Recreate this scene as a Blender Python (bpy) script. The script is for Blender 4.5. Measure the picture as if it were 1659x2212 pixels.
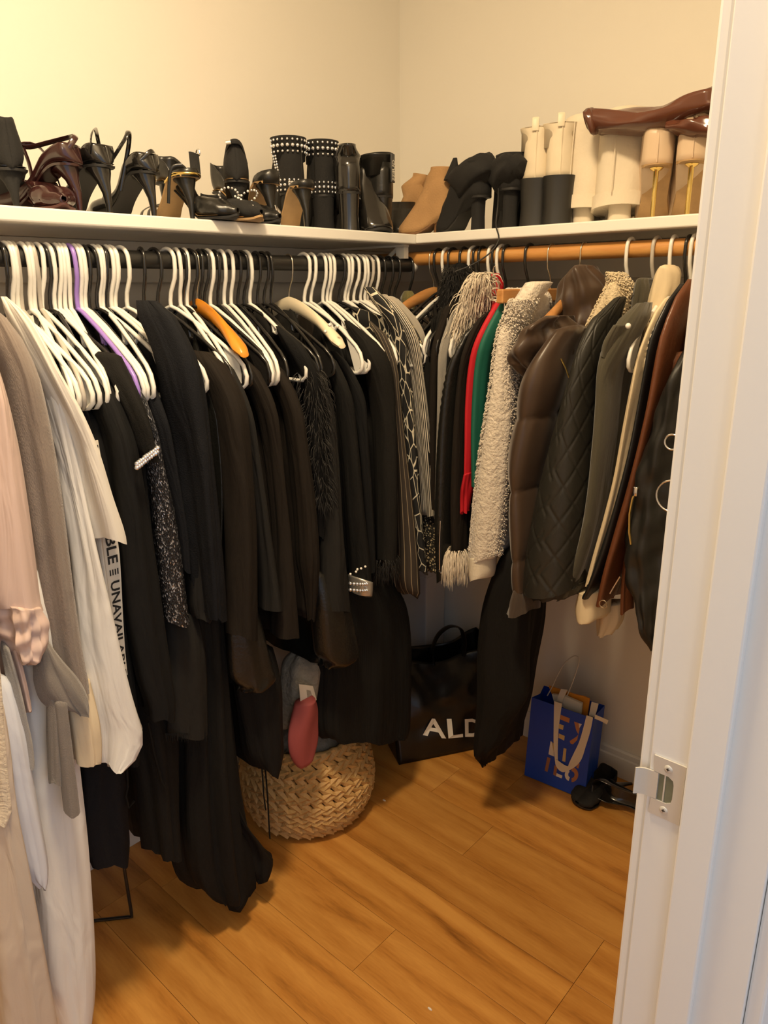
import bpy, bmesh, math, random
from mathutils import Vector, Matrix, noise as mnoise
random.seed(7)
PI = math.pi
for o in list(bpy.data.objects): bpy.data.objects.remove(o)
scene = bpy.context.scene
COL = scene.collection

# ------------------------------------------------------------------ camera
F_PX, YAW, PIT, ROLL = 1581.56, .7313005, .2959789, -.0114375
CAM = Vector((1.63624, -1.91833, 1.45))
FWD = Vector((-math.sin(YAW)*math.cos(PIT), math.cos(YAW)*math.cos(PIT), -math.sin(PIT)))
_r0 = Vector((math.cos(YAW), math.sin(YAW), 0)); _u0 = _r0.cross(FWD)
RGT = _r0*math.cos(ROLL) + _u0*math.sin(ROLL)
UPV = -_r0*math.sin(ROLL) + _u0*math.cos(ROLL)
cd = bpy.data.cameras.new('camera'); cam = bpy.data.objects.new('camera', cd); COL.objects.link(cam)
cd.sensor_fit = 'HORIZONTAL'; cd.sensor_width = 36; cd.lens = F_PX/1659*36; cd.clip_start = .02
M = Matrix((RGT, UPV, -FWD)).transposed().to_4x4(); M.translation = CAM
cam.matrix_world = M
scene.camera = cam

# ------------------------------------------------------------------ world, lamps, exposure
w = bpy.data.worlds.new('world'); scene.world = w; w.use_nodes = True
bg = w.node_tree.nodes['Background']; bg.inputs[0].default_value = (.70, .82, 1.0, 1); bg.inputs[1].default_value = .50
LAMP_XYZ = (1.02, -1.48, 2.68)
ld = bpy.data.lights.new('ceiling_bulb', 'AREA'); ld.shape = 'DISK'; ld.size = .26
ld.energy = 20.5; ld.color = (1.0, .76, .47)
lo = bpy.data.objects.new('ceiling_bulb', ld); COL.objects.link(lo); lo.location = (LAMP_XYZ[0], LAMP_XYZ[1], LAMP_XYZ[2]-.062)
try: ld.spread = PI
except Exception: pass
rd = bpy.data.lights.new('bedroom_ceiling_bulb', 'POINT'); rd.shadow_soft_size = .14; rd.energy = 14; rd.color = (1.0, .84, .62)
ro = bpy.data.objects.new('bedroom_ceiling_bulb', rd); COL.objects.link(ro); ro.location = (3.1, -2.75, 2.45)
scene.view_settings.view_transform = 'Standard'; scene.view_settings.look = 'None'
scene.view_settings.exposure = .7; scene.view_settings.gamma = 1
scene.view_settings.use_curve_mapping = False

# ------------------------------------------------------------------ helpers
def ray(x, y): return FWD + RGT*((x-829.5)/F_PX) - UPV*((y-1106)/F_PX)
def at(x, y, ax, val):
    q = ray(x, y); t = (val-CAM[ax])/q[ax]; return CAM + q*t
def lerp(a, b, t): return a+(b-a)*t
def sm(t): t = max(0., min(1., t)); return t*t*(3-2*t)
def tab(T, s):
    if s <= T[0][0]: return T[0][1]
    for (a, va), (b, vb) in zip(T, T[1:]):
        if s <= b: return lerp(va, vb, sm((s-a)/(b-a)))
    return T[-1][1]
class MB:
    def __init__(s): s.v = []; s.f = []; s.uv = {}
    def add(s, vs, fs):
        o = len(s.v); s.v += [Vector(p) for p in vs]; s.f += [[i+o for i in f] for f in fs]; return o
    def box(s, a, b, ch=0):
        x0, y0, z0 = a; x1, y1, z1 = b
        x0, x1 = min(x0, x1), max(x0, x1); y0, y1 = min(y0, y1), max(y0, y1); z0, z1 = min(z0, z1), max(z0, z1)
        if ch <= 0:
            s.add([(x0,y0,z0),(x1,y0,z0),(x1,y1,z0),(x0,y1,z0),(x0,y0,z1),(x1,y0,z1),(x1,y1,z1),(x0,y1,z1)],
                  [(0,3,2,1),(4,5,6,7),(0,1,5,4),(1,2,6,5),(2,3,7,6),(3,0,4,7)]); return s
        bm = bmesh.new(); bmesh.ops.create_cube(bm, size=1)
        for v in bm.verts: v.co = Vector(((x0+x1)/2+v.co.x*(x1-x0), (y0+y1)/2+v.co.y*(y1-y0), (z0+z1)/2+v.co.z*(z1-z0)))
        bmesh.ops.bevel(bm, geom=bm.edges[:], offset=min(ch, .45*min(x1-x0, y1-y0, z1-z0)), segments=2, affect='EDGES', profile=.5)
        bm.verts.index_update()
        s.add([v.co for v in bm.verts], [[v.index for v in f.verts] for f in bm.faces]); bm.free(); return s
    def loft(s, rings, close=True, cap0=True, cap1=True, uvs=None):
        n = len(rings[0]); o = len(s.v)
        for r in rings: s.v += [Vector(p) for p in r]
        m = n if close else n-1
        for k in range(len(rings)-1):
            for i in range(m):
                j = (i+1) % n
                s.f.append([o+k*n+i, o+k*n+j, o+(k+1)*n+j, o+(k+1)*n+i])
                if uvs: s.uv[len(s.f)-1] = [uvs(i, k), uvs(i+1, k), uvs(i+1, k+1), uvs(i, k+1)]
        if close and cap0: s.f.append([o+i for i in range(n)][::-1])
        if close and cap1: s.f.append([o+(len(rings)-1)*n+i for i in range(n)])
        return s
    def tube(s, path, r, n=8, flat=None, up=None, closed=False, cap=True):
        P = [Vector(p) for p in path]; L = len(P); rings = []; nrm = None
        for i in range(L):
            if closed: t = P[(i+1) % L]-P[i-1]
            else: t = P[min(i+1, L-1)]-P[max(i-1, 0)]
            t.normalize()
            if nrm is None:
                a = Vector(up) if up else (Vector((0,0,1)) if abs(t.z) < .9 else Vector((1,0,0)))
                nrm = (a - t*a.dot(t)).normalized()
            else:
                nn = nrm - t*nrm.dot(t)
                nrm = nn.normalized() if nn.length > 1e-6 else nrm
            b = t.cross(nrm)
            rr = r[i] if isinstance(r, (list, tuple)) else r
            fl = rr if flat is None else flat
            rings.append([P[i]+nrm*(rr*math.cos(2*PI*k/n))+b*(fl*math.sin(2*PI*k/n)) for k in range(n)])
        if closed: rings.append(rings[0]); s.loft(rings, True, False, False)
        else: s.loft(rings, True, cap, cap)
        return s
    def sphere(s, c, r, n=8, m=5, sc=(1,1,1)):
        c = Vector(c); R = []
        for k in range(1, m):
            a = PI*k/m
            R.append([c+Vector((r*sc[0]*math.sin(a)*math.cos(2*PI*i/n), r*sc[1]*math.sin(a)*math.sin(2*PI*i/n), r*sc[2]*math.cos(a))) for i in range(n)])
        o = len(s.v); s.loft(R, True, False, False)
        t = len(s.v); s.v += [c+Vector((0,0,r*sc[2])), c-Vector((0,0,r*sc[2]))]
        for i in range(n):
            s.f.append([t, o+i, o+(i+1) % n]); q = o+(m-2)*n
            s.f.append([t+1, q+(i+1) % n, q+i])
        return s
    def build(s, name, mat, parent=None, smooth=True, solid=0, sub=0, loc=None):
        me = bpy.data.meshes.new(name)
        off = Vector((0,0,0))
        if parent is not None and parent.get('_w'): off = root_loc(parent)
        elif loc is not None: off = Vector(loc)
        me.from_pydata([tuple(v-off) for v in s.v], [], s.f)
        if s.uv:
            ul = me.uv_layers.new(name='UVMap')
            for pi, p in enumerate(me.polygons):
                q = s.uv.get(pi)
                if q:
                    for li, c in zip(p.loop_indices, q): ul.data[li].uv = c
        if smooth: me.polygons.foreach_set('use_smooth', [True]*len(me.polygons))
        me.materials.append(mat)
        bm = bmesh.new(); bm.from_mesh(me); bmesh.ops.recalc_face_normals(bm, faces=bm.faces); bm.to_mesh(me); bm.free()
        if smooth and smooth != 'full':
            try: me.set_sharp_from_angle(angle=math.radians(50))
            except Exception: pass
        o = bpy.data.objects.new(name, me); COL.objects.link(o)
        if parent is not None: o.parent = parent
        elif loc is not None: o.location = loc
        if solid:
            md = o.modifiers.new('thickness', 'SOLIDIFY'); md.thickness = solid; md.offset = 0
        if sub:
            md = o.modifiers.new('smooth', 'SUBSURF'); md.levels = sub; md.render_levels = sub
        return o
def root_loc(o):
    l = Vector(o.location)
    while o.parent: o = o.parent; l += Vector(o.location)
    return l
def tag(o, label, cat, group=None, kind=None):
    if label: o['label'] = label
    if cat: o['category'] = cat
    if group: o['group'] = group
    if kind: o['kind'] = kind
    return o
def thing(name, label, cat, loc=(0,0,0), group=None, world=True, rot=None):
    o = bpy.data.objects.new(name, None); COL.objects.link(o); o.location = loc
    o.empty_display_size = .02
    if world: o['_w'] = 1            # children meshes are written in world coordinates
    if rot: o.rotation_euler = rot
    return tag(o, label, cat, group)
def sub(o): o['_w'] = 1; return o
def struct(o): o['kind'] = 'structure'; return o

# ------------------------------------------------------------------ materials
MATS = {}
def nodes(name):
    m = bpy.data.materials.new(name); m.use_nodes = True
    nt = m.node_tree; return m, nt, nt.nodes['Principled BSDF']
def setin(b, k, v):
    if k in b.inputs: b.inputs[k].default_value = v
def mat(name, col, rough=.6, metal=0., noise=.0, nscale=40, bump=.0, bscale=200, sheen=0., coat=0., spec=.5, stretch=(1,1,1), uv=False, trans=0., coord='Object'):
    if name in MATS: return MATS[name]
    m, nt, b = nodes(name); N = nt.nodes; L = nt.links
    c4 = (*col, 1); setin(b, 'Base Color', c4); setin(b, 'Roughness', rough); setin(b, 'Metallic', metal)
    setin(b, 'Sheen Weight', sheen); setin(b, 'Coat Weight', coat); setin(b, 'Specular IOR Level', spec); setin(b, 'Transmission Weight', trans)
    setin(b, 'Coat Roughness', .15); setin(b, 'Sheen Roughness', .4)
    tc = N.new('ShaderNodeTexCoord'); mp = N.new('ShaderNodeMapping'); mp.inputs['Scale'].default_value = stretch
    L.new(tc.outputs['UV' if uv else coord], mp.inputs['Vector'])
    if noise:
        n = N.new('ShaderNodeTexNoise'); n.inputs['Scale'].default_value = nscale; n.inputs['Detail'].default_value = 4
        r = N.new('ShaderNodeMix'); r.data_type = 'RGBA'
        r.inputs[6].default_value = tuple(max(0, c*(1-noise)) for c in col)+(1,); r.inputs[7].default_value = tuple(min(1, c*(1+noise)) for c in col)+(1,)
        L.new(mp.outputs[0], n.inputs['Vector']); L.new(n.outputs[0], r.inputs[0]); L.new(r.outputs[2], b.inputs['Base Color'])
    if bump:
        n2 = N.new('ShaderNodeTexNoise'); n2.inputs['Scale'].default_value = bscale; n2.inputs['Detail'].default_value = 3
        bp = N.new('ShaderNodeBump'); bp.inputs['Strength'].default_value = bump; bp.inputs['Distance'].default_value = .004
        L.new(mp.outputs[0], n2.inputs['Vector']); L.new(n2.outputs[0], bp.inputs['Height']); L.new(bp.outputs[0], b.inputs['Normal'])
    MATS[name] = m; return m
def knit(name, col, scale=(260, 90), rough=.85, amt=.25, bump=.5, sheen=.3, wrinkle=.45):
    """fabric with a woven relief in its own length / girth coordinates"""
    if name in MATS: return MATS[name]
    m, nt, b = nodes(name); N = nt.nodes; L = nt.links
    setin(b, 'Roughness', rough); setin(b, 'Sheen Weight', sheen); setin(b, 'Sheen Roughness', .5); setin(b, 'Specular IOR Level', .25)
    tc = N.new('ShaderNodeTexCoord'); mp = N.new('ShaderNodeMapping'); mp.inputs['Scale'].default_value = (scale[0], scale[1], 1)
    L.new(tc.outputs['UV'], mp.inputs[0])
    n = N.new('ShaderNodeTexNoise'); n.inputs['Scale'].default_value = 1; n.inputs['Detail'].default_value = 3; L.new(mp.outputs[0], n.inputs[0])
    r = N.new('ShaderNodeMix'); r.data_type = 'RGBA'
    r.inputs[6].default_value = tuple(c*(1-amt) for c in col)+(1,); r.inputs[7].default_value = tuple(min(1, c*(1+amt)) for c in col)+(1,)
    L.new(n.outputs[0], r.inputs[0]); L.new(r.outputs[2], b.inputs['Base Color'])
    bp = N.new('ShaderNodeBump'); bp.inputs['Strength'].default_value = bump; bp.inputs['Distance'].default_value = .002
    L.new(n.outputs[0], bp.inputs['Height'])
    mp2 = N.new('ShaderNodeMapping'); mp2.inputs['Scale'].default_value = (26, 5.5, 1); mp2.inputs['Rotation'].default_value = (0, 0, .12); L.new(tc.outputs['UV'], mp2.inputs[0])
    n2 = N.new('ShaderNodeTexNoise'); n2.inputs['Scale'].default_value = 1; n2.inputs['Detail'].default_value = 2.5; n2.inputs['Distortion'].default_value = .8; L.new(mp2.outputs[0], n2.inputs[0])
    b2 = N.new('ShaderNodeBump'); b2.inputs['Strength'].default_value = wrinkle; b2.inputs['Distance'].default_value = .016
    L.new(n2.outputs[0], b2.inputs['Height']); L.new(bp.outputs[0], b2.inputs['Normal']); L.new(b2.outputs[0], b.inputs['Normal'])
    MATS[name] = m; return m
def stripes(name, cols, freq, axis=0, pos=(.0, .5), rough=.8, slant=0.):
    """printed stripes in garment UV (metres)"""
    if name in MATS: return MATS[name]
    m, nt, b = nodes(name); N = nt.nodes; L = nt.links; setin(b, 'Roughness', rough)
    tc = N.new('ShaderNodeTexCoord'); sp = N.new('ShaderNodeSeparateXYZ'); L.new(tc.outputs['UV'], sp.inputs[0])
    a = N.new('ShaderNodeMath'); a.operation = 'MULTIPLY_ADD'; L.new(sp.outputs[1-axis], a.inputs[0]); a.inputs[1].default_value = slant; L.new(sp.outputs[axis], a.inputs[2])
    mu = N.new('ShaderNodeMath'); mu.operation = 'MULTIPLY'; L.new(a.outputs[0], mu.inputs[0]); mu.inputs[1].default_value = freq
    fr = N.new('ShaderNodeMath'); fr.operation = 'FRACT'; L.new(mu.outputs[0], fr.inputs[0])
    cr = N.new('ShaderNodeValToRGB'); cr.color_ramp.interpolation = 'CONSTANT'
    cr.color_ramp.elements[0].position = 0; cr.color_ramp.elements[0].color = (*cols[0], 1)
    cr.color_ramp.elements[1].position = pos[1]; cr.color_ramp.elements[1].color = (*cols[1], 1)
    L.new(fr.outputs[0], cr.inputs[0]); L.new(cr.outputs[0], b.inputs['Base Color'])
    MATS[name] = m; return m
def cells(name, a, c, scale, thr, rough=.8, squash=(1, 1)):
    """cell-edge print (net of pale lines on dark cloth)"""
    if name in MATS: return MATS[name]
    m, nt, b = nodes(name); N = nt.nodes; L = nt.links; setin(b, 'Roughness', rough)
    tc = N.new('ShaderNodeTexCoord'); mp = N.new('ShaderNodeMapping'); mp.inputs['Scale'].default_value = (squash[0], squash[1], 1); L.new(tc.outputs['UV'], mp.inputs[0])
    v = N.new('ShaderNodeTexVoronoi'); v.feature = 'DISTANCE_TO_EDGE'; v.inputs['Scale'].default_value = scale; L.new(mp.outputs[0], v.inputs[0])
    cr = N.new('ShaderNodeValToRGB'); cr.color_ramp.interpolation = 'CONSTANT'
    cr.color_ramp.elements[0].color = (*c, 1); cr.color_ramp.elements[1].position = thr; cr.color_ramp.elements[1].color = (*a, 1)
    L.new(v.outputs['Distance'], cr.inputs[0]); L.new(cr.outputs[0], b.inputs['Base Color']); MATS[name] = m; return m
def glitter(name):
    m, nt, b = nodes(name); N = nt.nodes; L = nt.links
    setin(b, 'Roughness', .35)
    tc = N.new('ShaderNodeTexCoord'); mp = N.new('ShaderNodeMapping'); mp.inputs['Scale'].default_value = (1, .55, 1); mp.inputs['Rotation'].default_value = (0, 0, .6); L.new(tc.outputs['UV'], mp.inputs[0])
    v = N.new('ShaderNodeTexVoronoi'); v.inputs['Scale'].default_value = 480; L.new(mp.outputs[0], v.inputs[0])
    d = N.new('ShaderNodeValToRGB'); d.color_ramp.interpolation = 'LINEAR'
    d.color_ramp.elements[0].position = .72; d.color_ramp.elements[0].color = (.012, .012, .014, 1); d.color_ramp.elements[1].position = .93; d.color_ramp.elements[1].color = (.75, .75, .8, 1)
    L.new(v.outputs['Color'], d.inputs[0]); L.new(d.outputs[0], b.inputs['Base Color'])
    me = N.new('ShaderNodeValToRGB'); me.color_ramp.elements[0].position = .8; me.color_ramp.elements[1].position = .9; L.new(v.outputs['Color'], me.inputs[0]); L.new(me.outputs[0], b.inputs['Metallic'])
    bp = N.new('ShaderNodeBump'); bp.inputs['Strength'].default_value = .8; bp.inputs['Distance'].default_value = .002; L.new(v.outputs['Distance'], bp.inputs['Height']); L.new(bp.outputs[0], b.inputs['Normal'])
    MATS[name] = m; return m
def wood(name, c0, c1, c2, scale=1., rough=.35, vary=True, axis='X'):
    m, nt, b = nodes(name); N = nt.nodes; L = nt.links; setin(b, 'Roughness', rough); setin(b, 'Coat Weight', .12); setin(b, 'Coat Roughness', .3)
    tc = N.new('ShaderNodeTexCoord'); mp = N.new('ShaderNodeMapping')
    mp.inputs['Scale'].default_value = {'X': (.9, 7, 7), 'Y': (9, 1.1, 9), 'Z': (9, 9, 1.1)}[axis]
    src = tc.outputs['Object']
    if vary:
        oi = N.new('ShaderNodeObjectInfo'); va = N.new('ShaderNodeVectorMath'); va.operation = 'MULTIPLY_ADD'
        L.new(oi.outputs['Random'], va.inputs[0]); va.inputs[1].default_value = (17, 29, 7); L.new(src, va.inputs[2]); src = va.outputs[0]
    L.new(src, mp.inputs[0])
    n = N.new('ShaderNodeTexNoise'); n.inputs['Scale'].default_value = 1.3*scale; n.inputs['Detail'].default_value = 7; n.inputs['Distortion'].default_value = 1.3; L.new(mp.outputs[0], n.inputs[0])
    n3 = N.new('ShaderNodeTexNoise'); n3.inputs['Scale'].default_value = 24*scale; n3.inputs['Detail'].default_value = 4; L.new(mp.outputs[0], n3.inputs[0])
    wv = N.new('ShaderNodeTexWave'); wv.bands_direction = {'X': 'Y', 'Y': 'X', 'Z': 'X'}[axis]; wv.inputs['Scale'].default_value = .55*scale; wv.inputs['Distortion'].default_value = 9; wv.inputs['Detail'].default_value = 4; wv.inputs['Detail Scale'].default_value = .5; L.new(mp.outputs[0], wv.inputs[0])
    ad = N.new('ShaderNodeMath'); ad.operation = 'MULTIPLY_ADD'; L.new(wv.outputs['Fac'], ad.inputs[0]); ad.inputs[1].default_value = .17; L.new(n.outputs[0], ad.inputs[2])
    ad2 = N.new('ShaderNodeMath'); ad2.operation = 'MULTIPLY_ADD'; L.new(n3.outputs[0], ad2.inputs[0]); ad2.inputs[1].default_value = .30; L.new(ad.outputs[0], ad2.inputs[2])
    cr = N.new('ShaderNodeValToRGB'); e = cr.color_ramp.elements
    e[0].position = .36; e[0].color = (*c0, 1); e[1].position = .92; e[1].color = (*c2, 1); k = e.new(.62); k.color = (*c1, 1)
    L.new(ad2.outputs[0], cr.inputs[0]); out = cr.outputs[0]
    if vary:
        hs = N.new('ShaderNodeHueSaturation'); mr = N.new('ShaderNodeMapRange'); mr.inputs[3].default_value = .86; mr.inputs[4].default_value = 1.12
        L.new(oi.outputs['Random'], mr.inputs[0]); L.new(mr.outputs[0], hs.inputs['Value']); L.new(out, hs.inputs['Color']); out = hs.outputs[0]
    L.new(out, b.inputs['Base Color'])
    bp = N.new('ShaderNodeBump'); bp.inputs['Strength'].default_value = .08; bp.inputs['Distance'].default_value = .001; L.new(n3.outputs[0], bp.inputs['Height']); L.new(bp.outputs[0], b.inputs['Normal'])
    MATS[name] = m; return m

WALL = mat('wall_paint', (.80, .765, .69), .85, noise=.015, nscale=3, bump=.06, bscale=90)
TRIM = mat('white_gloss_paint', (.80, .785, .75), .38, noise=.02, nscale=5)
SHELF = mat('shelf_white_paint', (.84, .82, .76), .45, noise=.03, nscale=6)
FLOORM = wood('oak_laminate', (.22, .078, .012), (.51, .215, .040), (.66, .32, .074), scale=1.25)
DOWEL = wood('pine_dowel', (.40, .16, .035), (.56, .25, .065), (.66, .34, .10), scale=2.2, rough=.4, vary=False)
HWOOD = wood('hanger_wood', (.36, .15, .04), (.50, .23, .07), (.60, .30, .10), scale=3, rough=.4, vary=False)
OWOOD = wood('orange_hanger_wood', (.52, .17, .01), (.68, .25, .015), (.75, .30, .03), scale=3, rough=.35, vary=False)
PWHITE = mat('white_plastic', (.86, .84, .77), .3, coat=.15)
PCREAM = mat('cream_plastic', (.82, .72, .52), .33)
PGREY = mat('grey_plastic', (.50, .46, .40), .35)
PBLACK = mat('black_plastic', (.016, .015, .014), .22, coat=.3)
PPURPLE = mat('purple_plastic', (.36, .22, .68), .32)
STEEL = mat('hook_steel', (.72, .66, .52), .25, metal=1)
CHROME = mat('chrome', (.85, .85, .85), .14, metal=1)
BRASS = mat('gold_metal', (.90, .66, .22), .2, metal=1)
NICKEL = mat('satin_nickel', (.66, .64, .58), .4, metal=.35, noise=.06, nscale=30)
RODM = mat('black_rod_metal', (.022, .021, .019), .4, noise=.15, nscale=20)
# ------------------------------------------------------------------ the room
HC = 2.73
FL_Y = -3.1
o = MB().box((-.1, FL_Y-.1, -.12), (2.9, .1, -.012)).build('floor', mat('subfloor', (.05, .025, .01), .8), smooth=False); struct(o); FLOOR = o
PW = .148; pm = {}
y_edges = [-.592 + PW*k for k in range(4, -18, -1)]
rr = random.Random(3)
for k, y1 in enumerate(y_edges):
    y0 = y1-PW
    if y0 < FL_Y: break
    y1c = min(y1, -.001)
    if y1c-y0 < .02: continue
    if abs(y1+.592) < .01 or abs(y1+.740) < .01: xs = [-.08, 1.118, 2.36]
    else:
        q = rr.uniform(-1.1, -.15); xs = [q, q+1.24, q+2.48, q+3.72]
    xs = [max(-.005, x) for x in xs]+[2.8]
    for a, b in zip(xs, xs[1:]):
        if b-a < .03 or a > 2.75: continue
        g = .0004; cx = (a+b)/2; cy = (y0+y1c)/2
        key = (round(b-a, 3), round(y1c-y0, 3))
        if key not in pm:
            pl = MB().box((-(b-a)/2+g, -(y1c-y0)/2+g, -.012), ((b-a)/2-g, (y1c-y0)/2-g, 0), .0005).build('plank', FLOORM, FLOOR, smooth=False); pm[key] = pl.data
        else:
            pl = bpy.data.objects.new('plank', pm[key]); COL.objects.link(pl); pl.parent = FLOOR
        pl.location = (cx, cy, 0)
struct(MB().box((-.1, FL_Y-.1, -.12), (0, .1, HC)).build('wall_left', WALL, smooth=False))
struct(MB().box((0, 0, -.12), (1.52, .1, HC)).build('wall_right', WALL, smooth=False))
struct(MB().box((0, FL_Y-.1, -.12), (1.52, FL_Y, HC)).build('wall_back', WALL, smooth=False))
struct(MB().box((-.1, FL_Y-.1, HC), (1.52, .1, HC+.1)).build('ceiling', mat('ceiling_paint', (.82, .79, .73), .9), smooth=False))
JY = -1.26; JX0, JX1 = 1.408, 1.528
dw = MB(); dw.box((1.412, JY+.02, 0), (1.524, 0, HC)); dw.box((1.412, FL_Y, 0), (1.524, -2.10, HC)); dw.box((1.412, -2.10, 2.06), (1.524, JY+.02, HC))
struct(dw.build('wall_door', WALL, smooth=False))
# baseboards: board with a stepped cap
def baseboard(name, a, b, n):
    a, b, n = Vector(a), Vector(b), Vector(n); mb = MB()
    prof = [(0, 0), (.013, 0), (.013, .066), (.009, .070), (.009, .086), (.005, .092), (0, .092)]
    mb.loft([[p+n*d+Vector((0, 0, z)) for d, z in prof] for p in (a, b)])
    return struct(mb.build(name, TRIM, smooth=False))
baseboard('baseboard_left', (.0005, 0, .001), (.0005, FL_Y, .001), (1, 0, 0))
baseboard('baseboard_right', (.013, -.0005, .001), (1.41, -.0005, .001), (0, -1, 0))
# door frame: jamb with rabbet, stop, inner casing edge, outer casing
struct(MB().box((JX0, JY, 0), (JX1, JY+.02, 2.06), .0012).build('trim_1', TRIM, smooth=False))
struct(MB().box((1.4470, JY-.011, 0), (1.4815, JY+.001, 2.05), .002).build('trim_2', TRIM, smooth=False))
struct(MB().box((1.3955, JY+.0045, 0), (1.4075, JY+.062, 2.10), .003).build('trim_3', TRIM, smooth=False))
struct(MB().box((1.5282, JY+.006, 0), (1.545, JY+.066, 2.10), .003).build('trim_4', TRIM, smooth=False))
struct(MB().box((JX0, -2.10, 0), (JX1, -2.08, 2.06), .0012).build('trim_5', TRIM, smooth=False))
struct(MB().box((JX0, -2.10, 2.04), (JX1, JY, 2.06), .0012).build('trim_6', TRIM, smooth=False))
# ceiling lamp
t = thing('ceiling_lamp', 'round flush ceiling lamp with a white glass dish', 'lamp', (LAMP_XYZ[0], LAMP_XYZ[1], HC-.001))
def lathe(prof, c, n=32): return [[(c[0]+r*math.cos(2*PI*i/n), c[1]+r*math.sin(2*PI*i/n), c[2]+z) for i in range(n)] for r, z in prof]
MB().loft(lathe([(.15, 0), (.15, -.02), (.145, -.025)], (LAMP_XYZ[0], LAMP_XYZ[1], HC-.001))).build('base', PWHITE, t)
lm, nt_, b_ = nodes('lamp_glass'); setin(b_, 'Base Color', (1, .95, .85, 1)); setin(b_, 'Emission Color', (1, .80, .5, 1)); setin(b_, 'Emission Strength', 3.0)
MB().loft(lathe([(.13, -.026), (.128, -.04), (.11, -.052), (.06, -.06), (.01, -.061)], (LAMP_XYZ[0], LAMP_XYZ[1], HC-.001))).build('glass_dish', lm, t)

# shelves, cleats, rods
XR, YR, ZL, ZR = .30, .30, 1.5085, 1.5260
SZ = 1.585; SD = .342
o = MB().box((.001, FL_Y+.01, SZ-.024), (SD, -.001, SZ), .003).build('shelf_board', SHELF, smooth=False)
tag(o, 'long white painted shelf along the left wall holding black heels', 'shelf')
o = MB().box((SD+.0015, -SD, SZ-.023), (1.394, -.001, SZ+.001), .003).build('shelf_board', SHELF, smooth=False)
tag(o, 'shorter white painted shelf on the back wall holding cream and tan boots', 'shelf')
for nm, a, b in (('trim_7', (.0005, FL_Y+.02, SZ-.115), (.019, -.0195, SZ-.0245)), ('trim_8', (.0005, -.019, SZ-.115), (1.394, -.0005, SZ-.0245))):
    struct(MB().box(a, b, .002).build(nm, SHELF, smooth=False))
t = thing('clothes_rod', 'black metal clothes rod under the left shelf with a white end cap', 'rod', (XR, -1.7, ZL))
RAD = .0165
MB().tube([(XR, FL_Y+.02, ZL), (XR, -.315, ZL)], RAD, 20).build('rod_tube', RODM, t)
MB().tube([(XR, -.3145, ZL), (XR, -.312, ZL), (XR, -.300, ZL), (XR, -.297, ZL)], [.0165, .0185, .0185, .015], 20).build('end_cap', PWHITE, t)
t = thing('shelf_bracket', 'white metal bracket carrying the black rod near the room corner', 'bracket', (.15, -.345, SZ-.03))
BY = -.345
bk = MB(); bk.box((.019, BY-.010, SZ-.030), (.315, BY+.010, SZ-.0245)); bk.build('top_arm', PWHITE, t, smooth=False)
MB().tube([(.022, BY, SZ-.20), (.285, BY, SZ-.032)], .006, 6, flat=.003).build('brace', PWHITE, t)
MB().box((.286, BY-.009, ZL+RAD+.001), (.314, BY+.009, SZ-.0305)).build('rod_hook', PWHITE, t, smooth=False)
MB().box((.0195, BY-.010, SZ-.22), (.0225, BY+.010, SZ-.031)).build('wall_leg', PWHITE, t, smooth=False)
t = thing('clothes_rod', 'round pine wood clothes rod under the back wall shelf', 'rod', (.7, -YR, ZR))
MB().tube([(.12, -YR, ZR), (.3, -YR, ZR), (.8, -YR, ZR), (1.398, -YR, ZR)], .0175, 20).build('rod_dowel', DOWEL, t)
MB().tube([(1.398, -YR, ZR), (1.411, -YR, ZR)], .030, 20).build('rod_socket', PWHITE, t)

# strike plate on the jamb
sy = JY-.0002
t = thing('strike_plate', 'brushed metal strike plate with curved lip screwed to the white door jamb', 'strike plate', (1.43, sy, .96))
def plate():
    mb = MB(); x0, x1, z0, z1 = 1.4125, 1.4445, .9255, .9945; hx0, hx1, hz0, hz1 = 1.4135, 1.4345, .944, .976
    y0, y1 = sy-.0018, sy
    out = [(x0, z0), (x1, z0), (x1, z1), (x0, z1)]
    hole = [(hx0, hz0), (hx1-.006, hz0), (hx1-.001, hz0+.003), (hx1, hz0+.008), (hx1, hz1-.008), (hx1-.001, hz1-.003), (hx1-.006, hz1), (hx0, hz1)]
    ring = lambda P, y: [(x, y, z) for x, z in P]
    oo = [(x0, z0), (x1-.006, z0), (x1, z0), (x1, z0+.012), (x1, z1-.012), (x1, z1), (x1-.006, z1), (x0, z1)]
    o1 = mb.add(ring(oo, y0)+ring(hole, y0)+ring(oo, y1)+ring(hole, y1), [])
    for i in range(7):
        j = i+1
        mb.f += [[o1+i, o1+j, o1+8+j, o1+8+i], [o1+16+i, o1+16+j, o1+j, o1+i], [o1+8+i, o1+8+j, o1+24+j, o1+24+i]]
    return mb
plate().build('plate', NICKEL, t, smooth=False)
lip = MB(); prof = [(1.4135, -.0018), (1.409, -.0022), (1.4045, -.0032), (1.400, -.0058), (1.3975, -.0085), (1.3965, -.0075), (1.3995, -.0040), (1.4045, -.0012), (1.409, -.0005), (1.4185, -.0003), (1.4185, -.0018)]
lip.loft([[(x, sy+y, z) for x, y in prof] for z in (.9445, .9755)]); lip.build('lip', NICKEL, t)
MB().box((1.4190, sy-.0006, .9445), (1.4340, sy-.0001, .9755)).build('recess', mat('recess_dark', (.16, .16, .10), .5, noise=.4, nscale=60), t, smooth=False)
MB().box((1.4245, sy-.0012, .9445), (1.4260, sy-.0006, .9755)).build('recess_rib', NICKEL, t, smooth=False)
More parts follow.
